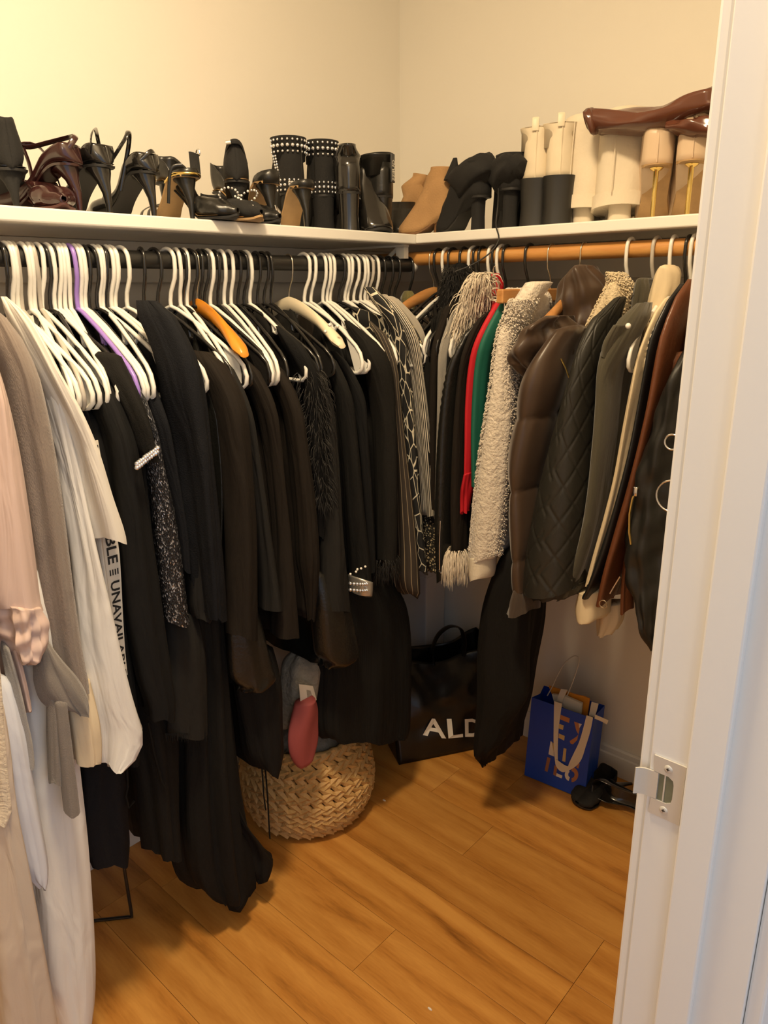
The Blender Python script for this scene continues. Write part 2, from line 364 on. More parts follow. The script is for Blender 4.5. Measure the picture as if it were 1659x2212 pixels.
for z in (.9355, .9845):
    c = (1.4275, sy-.0018, z); mb = MB()
    mb.loft([[(c[0]+r*math.cos(a*PI/8), c[1]-d, z+r*math.sin(a*PI/8)) for a in range(16)] for r, d in ((.0044, 0), (.0040, .0006), (.002, .0009), (.0003, .001))])
    s = mb.build('screw', NICKEL, t)
    sl = MB(); sl.box((c[0]-.0017, c[1]-.0013, z-.0004), (c[0]+.0017, c[1]-.0009, z+.0004)); sl.box((c[0]-.0004, c[1]-.0013, z-.0017), (c[0]+.0004, c[1]-.0009, z+.0017))
    s['_w'] = 1; s2 = sl.build('cross_slot', PBLACK, None, smooth=False, loc=root_loc(t)); s2.parent = s; s2.location = (0, 0, 0)
# ------------------------------------------------------------------ hangers
def arc(c, r, a0, a1, n, y=0): return [(c[0]+r*math.cos(lerp(a0, a1, i/n)), y, c[1]+r*math.sin(lerp(a0, a1, i/n))) for i in range(n+1)]
HR = .0205
def hook_path(neck, rt=HR):
    p = [(0, 0, -neck), (0, 0, -neck+.012), (.004, 0, -neck+.028), (rt-.003, 0, -.034), (rt, 0, -.018)]
    p += arc((0, 0), rt, 0, PI*1.02, 12)
    p += [(-rt+.001, 0, -.010)]
    return p
PROTO = {}
def hanger_proto(kind):
    if kind in PROTO: return PROTO[kind]
    root = thing('clothes_hanger', None, None, world=False)
    pl = {'white': PWHITE, 'cream': PCREAM, 'grey': PGREY, 'black': PBLACK, 'purple': PPURPLE}.get(kind)
    hw = .200
    if kind in ('white', 'cream', 'grey', 'black', 'purple'):
        r = .0042 if kind != 'black' else .0036
        neck = .088
        rk = HR-.0035+r
        MB().tube([Vector(p) for p in hook_path(neck, rk)], r, 8).build('hook', pl, root)
        b = MB(); pts = []
        for s in (1, -1):
            arm = [(0, 0, -neck), (s*.02, 0, -neck-.006), (s*.07, 0, -neck-.030), (s*.13, 0, -neck-.064), (s*.175, 0, -neck-.092), (s*.192, 0, -neck-.108), (s*hw, 0, -neck-.128), (s*.198, 0, -neck-.142), (s*.186, 0, -neck-.151), (s*.170, 0, -neck-.153), (s*.10, 0, -neck-.153), (0, 0, -neck-.153)]
            b.tube(arm, r, 8)
        b.build('frame', pl, root)
        for s in (1, -1):
            n = MB(); n.tube([(s*.085, 0, -neck-.040), (s*.088, 0, -neck-.056), (s*.097, 0, -neck-.059), (s*.101, 0, -neck-.052)], r*.8, 6)
            n.build('strap_hook', pl, root)
        if kind in ('white', 'grey', 'black'):
            for s in (1, -1):
                g = MB(); P = [(s*.14, -neck-.074), (s*.185, -neck-.102), (s*.197, -neck-.128), (s*.188, -neck-.148), (s*.175, -neck-.150)]
                g.add([(x, -.0012, z) for x, z in P]+[(x, .0012, z) for x, z in P], [(0, 1, 2, 3, 4), (9, 8, 7, 6, 5), (0, 5, 6, 1), (1, 6, 7, 2), (2, 7, 8, 3), (3, 8, 9, 4), (4, 9, 5, 0)])
                g.build('end_web', pl, root, smooth=False)
    else:
        m = {'orange': OWOOD, 'wood': HWOOD, 'whitewood': PCREAM, 'clamp': HWOOD}[kind]
        neck = .080
        MB().tube(hook_path(neck, HR-.001), .0017, 8).build('hook', STEEL, root)
        if kind != 'clamp':
            b = MB(); R = []
            for i in range(25):
                q = -1+2*i/24; x = q*.212; a = abs(q)
                zc = -neck-.004-.016*a-.072*a**1.7; hh = lerp(.017, .011, a); tt = .0065+.009*sm((a-.45)/.5)
                if i in (0, 24): hh *= .5; tt *= .6
                R.append([(x, tt*math.cos(k*PI/5), zc-hh*.3+hh*math.sin(k*PI/5)) for k in range(10)])
            b.loft(R); b.build('shoulder_bar', m, root)
        else:
            MB().box((-.205, -.009, -neck-.030), (.205, .009, -neck), .003).build('upper_bar', m, root, smooth=False)
            MB().box((-.198, -.006, -neck-.096), (.198, .006, -neck-.080), .003).build('clamp_bar', m, root, smooth=False)
            for s in (1, -1): MB().tube([(s*.185, .0, -neck-.030), (s*.185, 0, -neck-.082)], .0012, 6).build('wire', STEEL, root)
    PROTO[kind] = root; root['_used'] = 0
    return root
def copy_tree(o, parent=None):
    c = o.copy(); COL.objects.link(c); c.parent = parent
    for ch in list(o.children): copy_tree(ch, c)
    return c
HANG = []
def hanger(rod, s, kind, label, group, yaw=0, lean=0):
    p = hanger_proto(kind)
    if not p['_used']: p['_used'] = 1; h = p
    else: h = copy_tree(p)
    dz = .0005
    rad = RAD if rod == 'L' else .0175
    top = HR-.0035+ .0042 if kind in ('white','cream','grey','black','purple') else HR-.001
    # hook rests on the rod: its inner arc touches the rod's top
    z = (ZL if rod == 'L' else ZR) - (top - rad - (.0043 if kind not in ('orange','wood','whitewood','clamp') else .0018)) + dz
    if rod == 'L': h.location = (XR, s, z); h.rotation_euler = (lean, 0, yaw)
    else: h.location = (s, -YR, z); h.rotation_euler = (lean, 0, -PI/2+yaw)
    tag(h, label, 'hanger', group); return h

# ------------------------------------------------------------------ cloth shapes
def rod_s(rod, px):
    return at(px, 565, 0, XR).y if rod == 'L' else at(px, 545, 1, -YR).x
def plane(rod, u, x, y):
    """pixel on the vertical plane that runs parallel to the rod at distance u in front of it -> (s, z)"""
    if rod == 'L': p = at(x, y, 0, XR+u); return p.y, p.z
    p = at(x, y, 1, -YR-u); return p.x, p.z
def world(rod, u, s, z):
    return Vector((XR+u, s, z)) if rod == 'L' else Vector((s, -YR-u, z))
def spline(K, n):
    """Catmull-Rom through K (tuples) -> n+1 samples by arc length in the last component"""
    out = []; m = len(K)
    def cr(a, b, c, d, t): return .5*(2*b+(c-a)*t+(2*a-5*b+4*c-d)*t*t+(3*b-a-3*c+d)*t**3)
    L = [0]
    for a, b in zip(K, K[1:]): L.append(L[-1]+max(1e-5, math.sqrt(sum((x-y)**2 for x, y in zip(a, b)))))
    for i in range(n+1):
        l = L[-1]*i/n; k = 0
        while k < m-2 and L[k+1] < l: k += 1
        t = (l-L[k])/(L[k+1]-L[k])
        a = K[max(k-1, 0)]; b = K[k]; c = K[k+1]; d = K[min(k+2, m-1)]
        out.append(tuple(cr(a[j], b[j], c[j], d[j], t) for j in range(len(b))))
    return out
def col_rows(rod, u, rows):
    K = []
    for xl, xr, y in rows:
        a = plane(rod, u, xl, y); b = plane(rod, u, xr, y)
        K.append(((a[0]+b[0])/2, (a[1]+b[1])/2, abs(b[0]-a[0])/2, (b[1]-a[1])/2))
    return K
def column(name, rod, u, rows, m, parent, ru=.035, folds=(5, .0025), n=26, seg=28, seed=0, relief=None, hem=.004, drift=.4, open_end=True, roll=None, slab=0., head=0.):
    """a hanging tube of cloth (sleeve, skirt, trouser leg): rows give its outline, ru its depth"""
    K = spline(col_rows(rod, u, rows), n); R = []; rnd = random.Random(seed*31+len(rows))
    ph = [rnd.uniform(0, 6.28) for _ in range(4)]; nf, am = folds; am *= 1.45; lens = [0]
    for a, b in zip(K, K[1:]): lens.append(lens[-1]+math.hypot(a[0]-b[0], a[1]-b[1]))
    girth = 2*PI*math.sqrt((ru**2+max(k[2] for k in K)**2)/2)
    for k, (s, z, hw, tilt) in enumerate(K):
        t = k/n; P = world(rod, u, s, z); dv = P-CAM
        ta = abs(dv.y/dv.x) if rod == 'L' else abs(dv.x/dv.y)
        r_ = min(ru, .85*hw/max(ta, .05))
        h_ = math.sqrt(max(hw*hw-(r_*ta)**2, (.3*hw)**2))
        if k == 0 and n > 12: r_ *= .55; h_ *= .6
        hd = max(0, 1-lens[k]/.10)**2*head; uk = u-hd
        ring = []
        for i in range(seg):
            th = 2*PI*i/seg; c, sn = math.cos(th), math.sin(th)
            w_ = (.35+.65*sm(t*2.2))
            d = am*w_*(math.sin(nf*th+ph[0]+drift*3*t)+.6*math.sin((nf*2+1)*th+ph[1]-drift*4*t)+.35*math.sin((nf*3+2)*th+ph[2]+drift*5*t))
            d = max(-.6*min(r_, h_), min(.8*min(r_, h_)+.002, d))
            if relief: d += relief(th, lens[k], girth, t)
            uu = uk+(r_+d)*math.copysign(abs(c)**(1-slab), c); ss = s+(h_+d)*math.copysign(abs(sn)**(1-slab*.5), sn)
            zz = z + tilt*sn*.9 + hd*.55
            if k == n: zz += hem*math.sin(nf*th+ph[3])
            ring.append(world(rod, uu, ss, zz))
        R.append(ring)
    mb = MB()
    mb.loft(R, True, True, False, uvs=lambda i, k: (girth*i/seg, lens[k]))
    if open_end:      # turn the hem inwards so that the cloth has an edge
        mb2 = []
        last = R[-1]; cc = sum(last, Vector())/len(last)
        mb2 = [cc+(p-cc)*.82+Vector((0, 0, .010)) for p in last]
        mb.loft([last, mb2], True, False, True)
    o = mb.build(name, m, parent, smooth='full')
    return o
def body(rod, s0, u, rows, m, parent, ush=.17, thick=.011, uin=-.17, zneck=None, hemz=None, name='body', seed=0, nf=9, am=.003, wide=None, side=0):
    """the garment body draped over the hanger arms, from the neck to the hem, seen mostly edge on"""
    K = spline(col_rows(rod, u, rows), 22); zr = ZL if rod == 'L' else ZR
    if zneck is None: zneck = zr-.094
    zs = min(K[0][1], zneck-.03); z1 = hemz if hemz is not None else K[-1][1]
    rnd = random.Random(seed*17+5); ph = [rnd.uniform(0, 6.28) for _ in range(4)]
    n = 22; seg = 44; R = []; uo = u-.012; lens = []
    for k in range(n+1):
        t = k/n; zt = lerp(zs, z1, t)
        # centre line of the visible column at this height
        j = 0
        while j < len(K)-2 and K[j+1][1] > zt: j += 1
        a, b = K[j], K[j+1]; q = max(0, min(1, (a[1]-zt)/max(1e-5, a[1]-b[1])))
        so = lerp(a[0], b[0], q); hwk = lerp(a[2], b[2], q)
        bt = lerp(.004, min(thick, max(.006, hwk*.8)), sm(t/.12))
        un = lerp(ush, uo, sm(t/.3)); ui = lerp(-ush, uin, sm(t/.3))
        ring = []
        for i in range(seg):
            th = 2*PI*i/seg; c, sn = math.cos(th), math.sin(th)
            e = math.copysign(abs(c)**.85, c)
            uu = (un+ui)/2+(un-ui)/2*e
            d = am*sm(t*2.5)*(math.sin(nf*th+ph[0]+t)+.7*math.sin((nf*2-3)*th+ph[1]-2*t))
            f = max(-.2, min(1, uu/max(.02, uo)))
            sax = lerp(s0, so, sm(t*1.6))
            ss = lerp(sax, so, max(0, f)) + bt*math.copysign(abs(sn)**.7, sn)*(1 if abs(uu) > 0 else 1) + d*(1 if abs(sn) > .2 else .3)
            top = zneck+(zs-zneck)*min(1.3, abs(uu)/max(.05, ush))**1.15
            zz = lerp(top, z1, t)
            ring.append(world(rod, uu, ss, zz))
        R.append(ring); lens.append(zs-zt)
    g = 2*(uo-uin)
    mb = MB(); mb.loft(R, True, True, True, uvs=lambda i, k: (g*i/seg, lens[k]))
    return mb.build(name, m, parent, smooth='full')
def hair(name, rod, u, rows, m, parent, ru=.03, count=400, length=.06, r0=.0012, droop=.5, seed=1, curl=.3, spread=1.):
    K = spline(col_rows(rod, u, rows), 24); rnd = random.Random(seed); mb = MB()
    out = Vector((1, 0, 0)) if rod == 'L' else Vector((0, -1, 0)); sd = Vector((0, 1, 0)) if rod == 'L' else Vector((1, 0, 0))
    for _ in range(count):
        q = rnd.random()*(len(K)-1.001); k = int(q); f = q-k; s = lerp(K[k][0], K[k+1][0], f); z = lerp(K[k][1], K[k+1][1], f); hw = lerp(K[k][2], K[k+1][2], f)
        th = rnd.uniform(-PI*.62, PI*.62); c, sn = math.cos(th), math.sin(th)
        p = world(rod, u+ru*.9*c, s+hw*.85*sn, z); d = (out*c+sd*sn*spread+Vector((rnd.gauss(0, .25), rnd.gauss(0, .25), rnd.gauss(0, .25)))).normalized()
        l = length*rnd.uniform(.6, 1.2); pts = [p]; dd = d.copy(); w = rnd.uniform(0, 6.28)
        for i in range(5):
            dd = (dd + Vector((0, 0, -droop)) + sd*(curl*math.sin(w+i*1.5)) + out*(curl*.5*math.cos(w+i))).normalized()
            pts.append(pts[-1]+dd*(l/5))
        mb.tube(pts, [r0, r0, r0*.95, r0*.8, r0*.55, r0*.15], 3, cap=False)
    o = mb.build(name, m, parent, smooth='full'); o['kind'] = 'stuff'; return o

# fabrics
def blk(i): return [knit('black_knit', (.0065, .0062, .0055), sheen=0), knit('black_wool', (.0085, .0078, .0065), (500, 400), sheen=0), knit('black_jersey', (.006, .006, .006), (160, 30), sheen=0), knit('brown_black_crepe', (.0125, .0088, .0058), (600, 90), bump=.3, sheen=0), knit('charcoal_cloth', (.0145, .0135, .012), (700, 700), bump=.2, sheen=0), knit('navy_black_cloth', (.0062, .007, .0095), (400, 400), sheen=0)][i % 6]
LEATH = mat('black_leather', (.010, .0098, .0085), .33, bump=.25, bscale=160, noise=.2, nscale=8)
VELV = knit('black_velvet', (.005, .005, .005), (300, 300), sheen=0)
WHITEC = knit('white_cotton', (.80, .785, .75), (900, 900), amt=.03, bump=.1, sheen=0)
LINEN = knit('white_linen', (.80, .76, .68), (900, 900), amt=.05, bump=.15)
TAUPE = knit('taupe_knit', (.245, .20, .17), (700, 240), amt=.22)
PINKS = knit('pink_satin', (.68, .51, .44), (900, 900), rough=.42, amt=.02, bump=.05, sheen=.1, wrinkle=.4)
GREYK = knit('heather_grey_knit', (.34, .325, .31), (800, 500), amt=.4)
DGREY = knit('dark_grey_knit', (.22, .195, .175), (600, 600), amt=.25)
CREAM = knit('cream_cloth', (.72, .60, .42), (900, 900), amt=.04, bump=.1, sheen=0)
BEIGE = knit('beige_cotton', (.62, .52, .42), (900, 900), amt=.05, bump=.1, sheen=0, wrinkle=.6)
BLUISH = knit('pale_blue_white_cotton', (.66, .68, .74), (900, 900), amt=.02, bump=.05, sheen=0)
SEQ = glitter('black_sequins')
RHINE = mat('rhinestones', (.9, .9, .92), .12, metal=.85)
PEARL = mat('pearl', (.88, .85, .78), .2, coat=.5)
PIN = stripes('pinstripe_cloth', ((.03, .022, .015), (.34, .27, .17)), 42, 0, (0, .91))
RING = cells('net_print', (.012, .012, .012), (.72, .66, .5), 22, .034, squash=(1.4, 1))
BWST = stripes('black_white_stripe', ((.68, .62, .5), (.02, .02, .02)), 110, 0, (0, .5))
ZIG = cells('black_cream_zigzag', (.60, .50, .30), (.015, .014, .012), 60, .20, squash=(1, 2))
GKN = knit('oatmeal_knit', (.42, .38, .31), (500, 300), amt=.2)
OLIVEP = knit('olive_mustard_knit', (.16, .14, .05), (300, 200), amt=.5)
RED = mat('red_cloth', (.52, .006, .015), .7, bump=.08, bscale=90)
GREEN = mat('emerald_cloth', (.006, .115, .075), .65, bump=.08, bscale=60)
SHERPA = mat('white_sherpa', (.70, .62, .51), .95, noise=.28, nscale=130, bump=1.0, bscale=150, sheen=.4)
SHERPC = mat('cream_sherpa', (.74, .61, .40), .95, noise=.25, nscale=150, bump=1.0, bscale=170, sheen=.4)
PUFF = mat('brown_satin_puffer', (.060, .036, .022), .36, noise=.15, nscale=9, bump=.12, bscale=25, sheen=.2)
PRIB = knit('brown_rib', (.066, .046, .032), (900, 20), amt=.2)
QUIL = mat('black_quilted_nylon', (.020, .019, .015), .5, bump=.08, bscale=200)
OLIVE = knit('olive_suede', (.072, .064, .042), (300, 300), amt=.12, bump=.15)
CREAML = mat('cream_corduroy', (.78, .64, .42), .75, bump=.15, bscale=120)
BLEA = mat('navy_black_leather', (.012, .0125, .013), .36, bump=.15, bscale=120)
MOTO = mat('cognac_leather', (.135, .045, .018), .36, noise=.25, nscale=12, bump=.2, bscale=130)
BOMB = mat('black_bomber_nylon', (.014, .0135, .012), .42, bump=.25, bscale=22, stretch=(1, 1, 2))
FURW = mat('white_fur_hair', (.72, .63, .50), .6)
FURB = mat('black_fur_hair', (.014, .012, .010), .5)

# ------------------------------------------------------------------ the black rod: hooks in order
# (pixel of hook, kind, key of garment or None)
LH = [(4,'black','knitcream'),(14,'white','pink'),(24,'white','beige'),(33,'grey','taupe'),(50,'white','linen'),(64,'white','pants'),(72,'grey','greyknit'),(82,'white','blouse'),
 (92,'black','tie'),(104,'white',None),(112,'black','skirt2'),(121,'white','unav'),(131,'white',None),(141,'white',None),(152,'purple','sequin'),(163,'white','longshirt'),(172,'white',None),
 (184,'black','jewel'),(195,'black',None),(204,'white',None),(214,'white','strings'),(222,'black',None),(231,'white',None),(240,'white','peplum'),(262,'white','navy'),
 (305,'black',None),(333,'black','maxi'),(361,'white','ruched'),(381,'white',None),(389,'black','lthr'),(398,'white','fringe'),(410,'black',None),(421,'orange','blazer'),(429,'black',None),(437,'black','ltskirt'),
 (448,'white','charc'),(463,'black',None),(477,'white','wrap'),(494,'white',None),(510,'black','tieskirt'),(520,'black',None),(532,'white','puff'),(552,'black',None),(565,'black','fur'),(578,'black','lskirt2'),
 (622,'whitewood','charc2'),(655,'white',None),(671,'white','rhine'),(694,'white',None),(703,'white','slim'),(711,'white',None),(730,'black','rib'),(741,'white','net'),(751,'white','sheer'),(761,'white',None),(767,'black',None),
 (775,'white','pin'),(784,'white',None),(792,'grey',None),(798,'black',None),(808,'white','stripe'),(821,'black','zig'),(838,'black','oat'),(852,'black',None),(882,'black','olive')]
ORD = ['first','second','third','fourth','fifth','sixth','seventh','eighth','ninth','tenth','eleventh','twelfth']
SHORT = dict(knitcream='cream chunky knit', pink='pale pink satin blouse', beige='beige trousers', taupe='taupe knit cardigan', linen='white short-sleeved linen shirt', pants='long white trousers', greyknit='heather grey jumper', blouse='long white blouse',
 tie='dark grey tie-front cardigan', skirt2='plain black trousers near the wall', unav='black dress with a lettered white band', sequin='black sequinned dress', longshirt='long black shirt', jewel='black top with a jewelled cuff', strings='long black dress with strings', peplum='black flared peplum top', navy='navy-black shirt',
 maxi='floor-length black dress', ruched='black dress with ruched shoulder', lthr='black leather sleeve top', fringe='black frayed-hem dress', blazer='brown-black crepe blazer', ltskirt='short black leather skirt', charc='charcoal sleeve blouse', wrap='black wrap dress', tieskirt='black skirt with hanging ties', puff='brown-black puff-sleeve blouse', fur='black fur-trimmed jacket', lskirt2='flared black leather skirt',
 charc2='charcoal long-sleeved dress', rhine='black top with a rhinestone cuff', slim='slim black sleeve top', rib='black ribbed wide trousers', net='black top with a white net print', sheer='black top with a fringed cuff', pin='pinstriped blazer', stripe='black and white striped shirt', zig='black and cream zigzag knit', oat='oatmeal knit cardigan', olive='olive and black patterned knit')
HS = {}
LAND = {'purple': 'the purple hanger', 'orange': 'the orange wooden hanger', 'whitewood': 'the cream steel-hooked hanger'}
cnt = {}; ref = 'the left picture edge'; EXTRA = []
KN = {'white': 'white plastic', 'black': 'black plastic', 'grey': 'grey plastic', 'purple': 'purple plastic', 'orange': 'orange wooden', 'whitewood': 'cream steel-hooked'}
rh = random.Random(11)
for px, kind, key in LH:
    s = rod_s('L', px)
    if kind in LAND: ref = LAND[kind]; cnt = {}
    c = cnt.get(kind, 0); cnt[kind] = c+1
    pos = f'{ORD[min(c, 11)]} {KN[kind]} hanger right of {ref}'
    if key: lab = f'{KN[kind]} hanger holding the {SHORT[key]}'
    else: lab = f'{pos} on the black rod'
    hanger('L', s, kind, lab, 'hangers on the black rod', yaw=rh.uniform(-.26, .14), lean=rh.uniform(-.05, .05))
    if key: HS[key] = s
    else: EXTRA.append((px, s, pos))
G_L = 'clothes on the black rod'
def garm(name, key, cat, label, rod='L', group=None):
    s0 = HS[key]
    return thing(name, label, cat, world(rod, 0, s0, (ZL if rod == 'L' else ZR)-.09), group or (G_L if rod == 'L' else 'coats on the wooden rod')), s0
# plain black tops hidden between the others
for i, (px, s, pos) in enumerate(EXTRA):
    t = thing('black_blouse', f'thin black blouse hanging on the {pos}', 'top', world('L', 0, s, ZL-.09), G_L)
    sx = rh.uniform(-.004, .010); u = .15
    lowz = rh.uniform(.80, .98); dl = .05 if s < -.7 else .02
    p1 = world('L', u, s+sx, 1.27); p2 = world('L', u, s+sx-dl*.3, lowz)
    def pxy(P):
        q = P-CAM; z = q.dot(FWD); return 829.5+F_PX*q.dot(RGT)/z, 1106-F_PX*q.dot(UPV)/z
    a, b = pxy(p1), pxy(p2)
    rows = [(a[0]-8, a[0]+8, a[1]), ((a[0]+b[0])/2-9, (a[0]+b[0])/2+9, (a[1]+b[1])/2), (b[0]-10, b[0]+10, b[1])]
    body('L', s, u, rows, blk(i*5+1), t, ush=rh.choice([.10, .12, .14]), thick=.008, uin=-.14, seed=i)

def simple(name, key, cat, label, u, rows, m, part='sleeve', ush=.16, hemz=None, bm=None, uin=-.17, thick=.011, rod='L', bd=True, **kw):
    t, s0 = garm(name, key, cat, label, rod)
    if bd: body(rod, s0, u, rows, bm or m, t, ush=ush, hemz=hemz, seed=len(rows)+int(rows[0][0]), uin=uin, thick=thick)
    if 690 < rows[0][2] < 782 and name != 'puffer_jacket':
        xl, xr, y0 = rows[0]; wd = xr-xl
        rows = [((xl+.02*wd, xl+.34*wd, max(660, y0-.62*wd)) if rod == 'L' else (xr-.34*wd, xr-.02*wd, max(625, y0-.62*wd))), ((xl+.0*wd, xl+.72*wd, max(675, y0-.30*wd)) if rod == 'L' else (xr-.72*wd, xr, max(640, y0-.30*wd)))]+rows
    column(part, rod, u, rows, m, t, head=.055 if rows[0][2] < 900 else .02, seed=int(rows[0][0])+7, **kw)
    return t
# far left, light clothes
simple('knit_jumper', 'knitcream', 'jumper', 'cream chunky knit hanging at the left picture edge', .275, [(-90,-40,900),(-70,-25,1200),(-50,0,1450),(-40,12,1600),(-35,25,1700),(-34,29,1735),(-40,12,1766)], knit('cream_chunky_knit', (.68, .58, .44), (60, 170), amt=.35, bump=1.), folds=(3, .002), ru=.03)
t = simple('satin_blouse', 'pink', 'blouse', 'pale pink satin blouse with a gathered sleeve', .235, [(-70,-6,760),(-58,14,870),(-50,38,1010),(-44,60,1160),(-36,76,1280),(-30,84,1305)], PINKS, folds=(3, .0022), ru=.05, hemz=.95)
def ruch(th, l, g, tt): return .004*math.sin(l*190+3*math.sin(th*2))*(.4+.6*math.sin(tt*PI))*max(0, math.cos(th+.6))
column('gathered_cuff', 'L', .24, [(-25,80,1296),(-18,92,1325),(-12,92,1360),(0,84,1392),(18,62,1420)], PINKS, t, ru=.05, folds=(6, .006), relief=ruch, n=40, seg=48, seed=4)
column('blouse_hem', 'L', .20, [(-30,12,1385),(-28,22,1450),(-24,30,1530),(-26,28,1565),(-30,10,1580)], PINKS, t, ru=.03, folds=(3, .002), seed=9)
t = simple('knit_cardigan', 'taupe', 'cardigan', 'long taupe knit cardigan beside the pink satin blouse', .215, [(-20,52,735),(0,76,800),(14,95,890),(28,110,980),(48,130,1120),(70,150,1270),(86,170,1390),(97,186,1462),(99,187,1478)], TAUPE, folds=(3, .003), ru=.045, hemz=.93, thick=.015)
simple('knit_jumper', 'greyknit', 'jumper', 'heather grey jumper with a narrow cuffed sleeve below the pink blouse', .262, [(8,30,1408),(14,38,1450),(26,54,1530),(36,70,1600),(42,75,1650)], GREYK, ru=.018, folds=(3, .001), bd=False)
body('L', HS['greyknit'], .17, [(0,20,1000),(5,25,1250),(12,34,1420)], GREYK, COL.objects['knit_jumper.001'])
t = simple('tie_cardigan', 'tie', 'cardigan', 'dark grey cardigan with two long hanging ties', .235, [(60,105,1380),(58,130,1425),(62,165,1465),(80,184,1500),(120,183,1526)], DGREY, ru=.045, folds=(4, .005), bd=False, part='draped_front', roll=1)
body('L', HS['tie'], .16, [(85,110,1000),(85,115,1200),(85,120,1400)], DGREY, t)
column('tie', 'L', .258, [(100,128,1505),(102,130,1590),(104,133,1660),(105,134,1692)], DGREY, t, ru=.010, folds=(2, .0012), seed=2)
column('tie', 'L', .266, [(112,145,1510),(120,155,1600),(130,168,1690),(137,175,1756)], DGREY, t, ru=.010, folds=(2, .0012), seed=3)
simple('linen_shirt', 'linen', 'shirt', 'white linen shirt with a short hemmed sleeve', .222, [(40,92,720),(70,125,800),(98,168,880),(128,205,965),(152,236,1060),(172,262,1130),(180,268,1158)], LINEN, folds=(3, .003), ru=.05, hemz=.80, thick=.012, bm=LINEN)
simple('long_blouse', 'blouse', 'blouse', 'long white blouse with a rounded shirt-tail hem', .207, [(60,112,780),(84,135,880),(108,160,980),(128,182,1090),(146,208,1210),(160,236,1320),(174,268,1440),(186,296,1530),(196,309,1572),(199,296,1610),(201,255,1648)], WHITEC, folds=(3, .003), ru=.045, thick=.014, part='front_panel')
simple('trousers', 'pants', 'trousers', 'long white trousers reaching nearly to the floor', .190, [(0,110,1200),(20,140,1450),(36,160,1650),(52,178,1800),(68,190,1950),(80,196,2080),(98,193,2160),(116,184,2220)], WHITEC, folds=(3, .004), ru=.05, part='trouser_leg', uin=-.1)
t = simple('trousers', 'beige', 'trousers', 'beige cotton trousers at the bottom left of the picture', .255, [(-70,10,1500),(-60,26,1700),(-50,48,1820),(-36,74,1950),(-26,100,2080),(-16,126,2215)], BEIGE, folds=(4, .004), ru=.05, part='trouser_leg', uin=-.1)
HS['tail'] = HS['pants']-.03
o = simple('thin_shirt', 'tail', 'shirt', 'thin pale blue-white shirt tail over the white trousers', .268, [(-10,36,1480),(2,56,1600),(20,72,1700),(40,92,1800),(54,103,1868),(66,100,1900),(78,94,1912)], BLUISH, folds=(3, .0015), ru=.015, bd=False, part='shirt_tail')
body('L', HS['tail'], .18, [(0,20,1000),(0,30,1400),(10,40,1600)], BLUISH, o)
HS['pinkn'] = HS['pink']+.02
o = simple('camisole', 'pinkn', 'camisole', 'narrow pink strip of a camisole between two grey knits', .258, [(22,42,1390),(34,54,1460),(45,66,1520),(49,68,1534)], PINKS, folds=(2, .001), ru=.012, bd=False, part='panel')
body('L', HS['pinkn'], .17, [(20,40,1000),(25,45,1250),(30,50,1420)], PINKS, o)
HS['creams'] = HS['blouse']-.01
o = simple('cream_skirt', 'creams', 'skirt', 'cream skirt hem showing between the grey ties and white blouse', .235, [(130,205,1480),(142,212,1550),(150,214,1610),(154,212,1642)], CREAM, folds=(3, .002), ru=.03, bd=False, part='skirt')
body('L', HS['creams'], .13, [(120,150,1000),(125,170,1300),(130,190,1500)], CREAM, o)

# lettered band
t = simple('band_dress', 'unav', 'dress', 'black dress with a white band lettered UNAVAILABLE down its side', .165, [(165,222,900),(188,240,1020),(205,256,1150),(222,268,1280),(238,280,1400),(252,294,1500),(262,300,1600),(268,300,1650)], blk(2), folds=(2, .001), ru=.02, part='front_panel')
BANDR = [(199,212,952),(204,222,1010),(214,237,1090),(222,256,1180),(231,262,1250),(240,266,1330),(252,271,1410),(262,276,1460)]
BU = .200
KB = spline(col_rows('L', BU, BANDR), 40)
LB = [0]
for a, b in zip(KB, KB[1:]): LB.append(LB[-1]+math.hypot(a[0]-b[0], a[1]-b[1]))
def band_pt(l, wq, du=0):
    k = 0
    while k < len(LB)-2 and LB[k+1] < l: k += 1
    f = (l-LB[k])/max(1e-6, LB[k+1]-LB[k]); s = lerp(KB[k][0], KB[k+1][0], f); z = lerp(KB[k][1], KB[k+1][1], f); hw = lerp(KB[k][2], KB[k+1][2], f)
    return world('L', BU+du, s+hw*wq, z)
mb = MB(); mb.loft([[band_pt(l, -1, 0), band_pt(l, 1, 0), band_pt(l, 1, -.0015), band_pt(l, -1, -.0015)] for l in LB], True)
WB = mb.build('white_band', mat('band_white', (.72, .67, .58), .7), t)
def text_mesh(s, size=1.):
    cu = bpy.data.curves.new('lettering', 'FONT'); cu.body = s; cu.size = size; cu.extrude = 0; cu.offset = .022; cu.resolution_u = 2
    ob = bpy.data.objects.new('lettering', cu); COL.objects.link(ob); bpy.context.view_layer.update()
    dg = bpy.context.evaluated_depsgraph_get(); me = bpy.data.meshes.new_from_object(ob.evaluated_get(dg))
    vs = [v.co.copy() for v in me.vertices]; fs = [list(p.vertices) for p in me.polygons]
    bpy.data.objects.remove(ob); bpy.data.curves.remove(cu); bpy.data.meshes.remove(me); return vs, fs
def lettering(s, fn, m, parent, name='lettering', bold=0):
    vs, fs = text_mesh(s); x0 = min(v.x for v in vs); x1 = max(v.x for v in vs); y0 = min(v.y for v in vs); y1 = max(v.y for v in vs)
    mb = MB(); mb.add([fn((v.x-x0)/(x1-x0), (v.y-y0)/(y1-y0)) for v in vs], fs)
    return mb.build(name, m, parent, smooth=False)
INK = mat('black_ink', (.012, .012, .012), .6)
LT = LB[-1]
def seg_of(l0, l1): return lambda a, b: band_pt(lerp(l0, l1, a)*LT, lerp(.55, -.75, b) if False else lerp(-.62, .72, b), .0006)
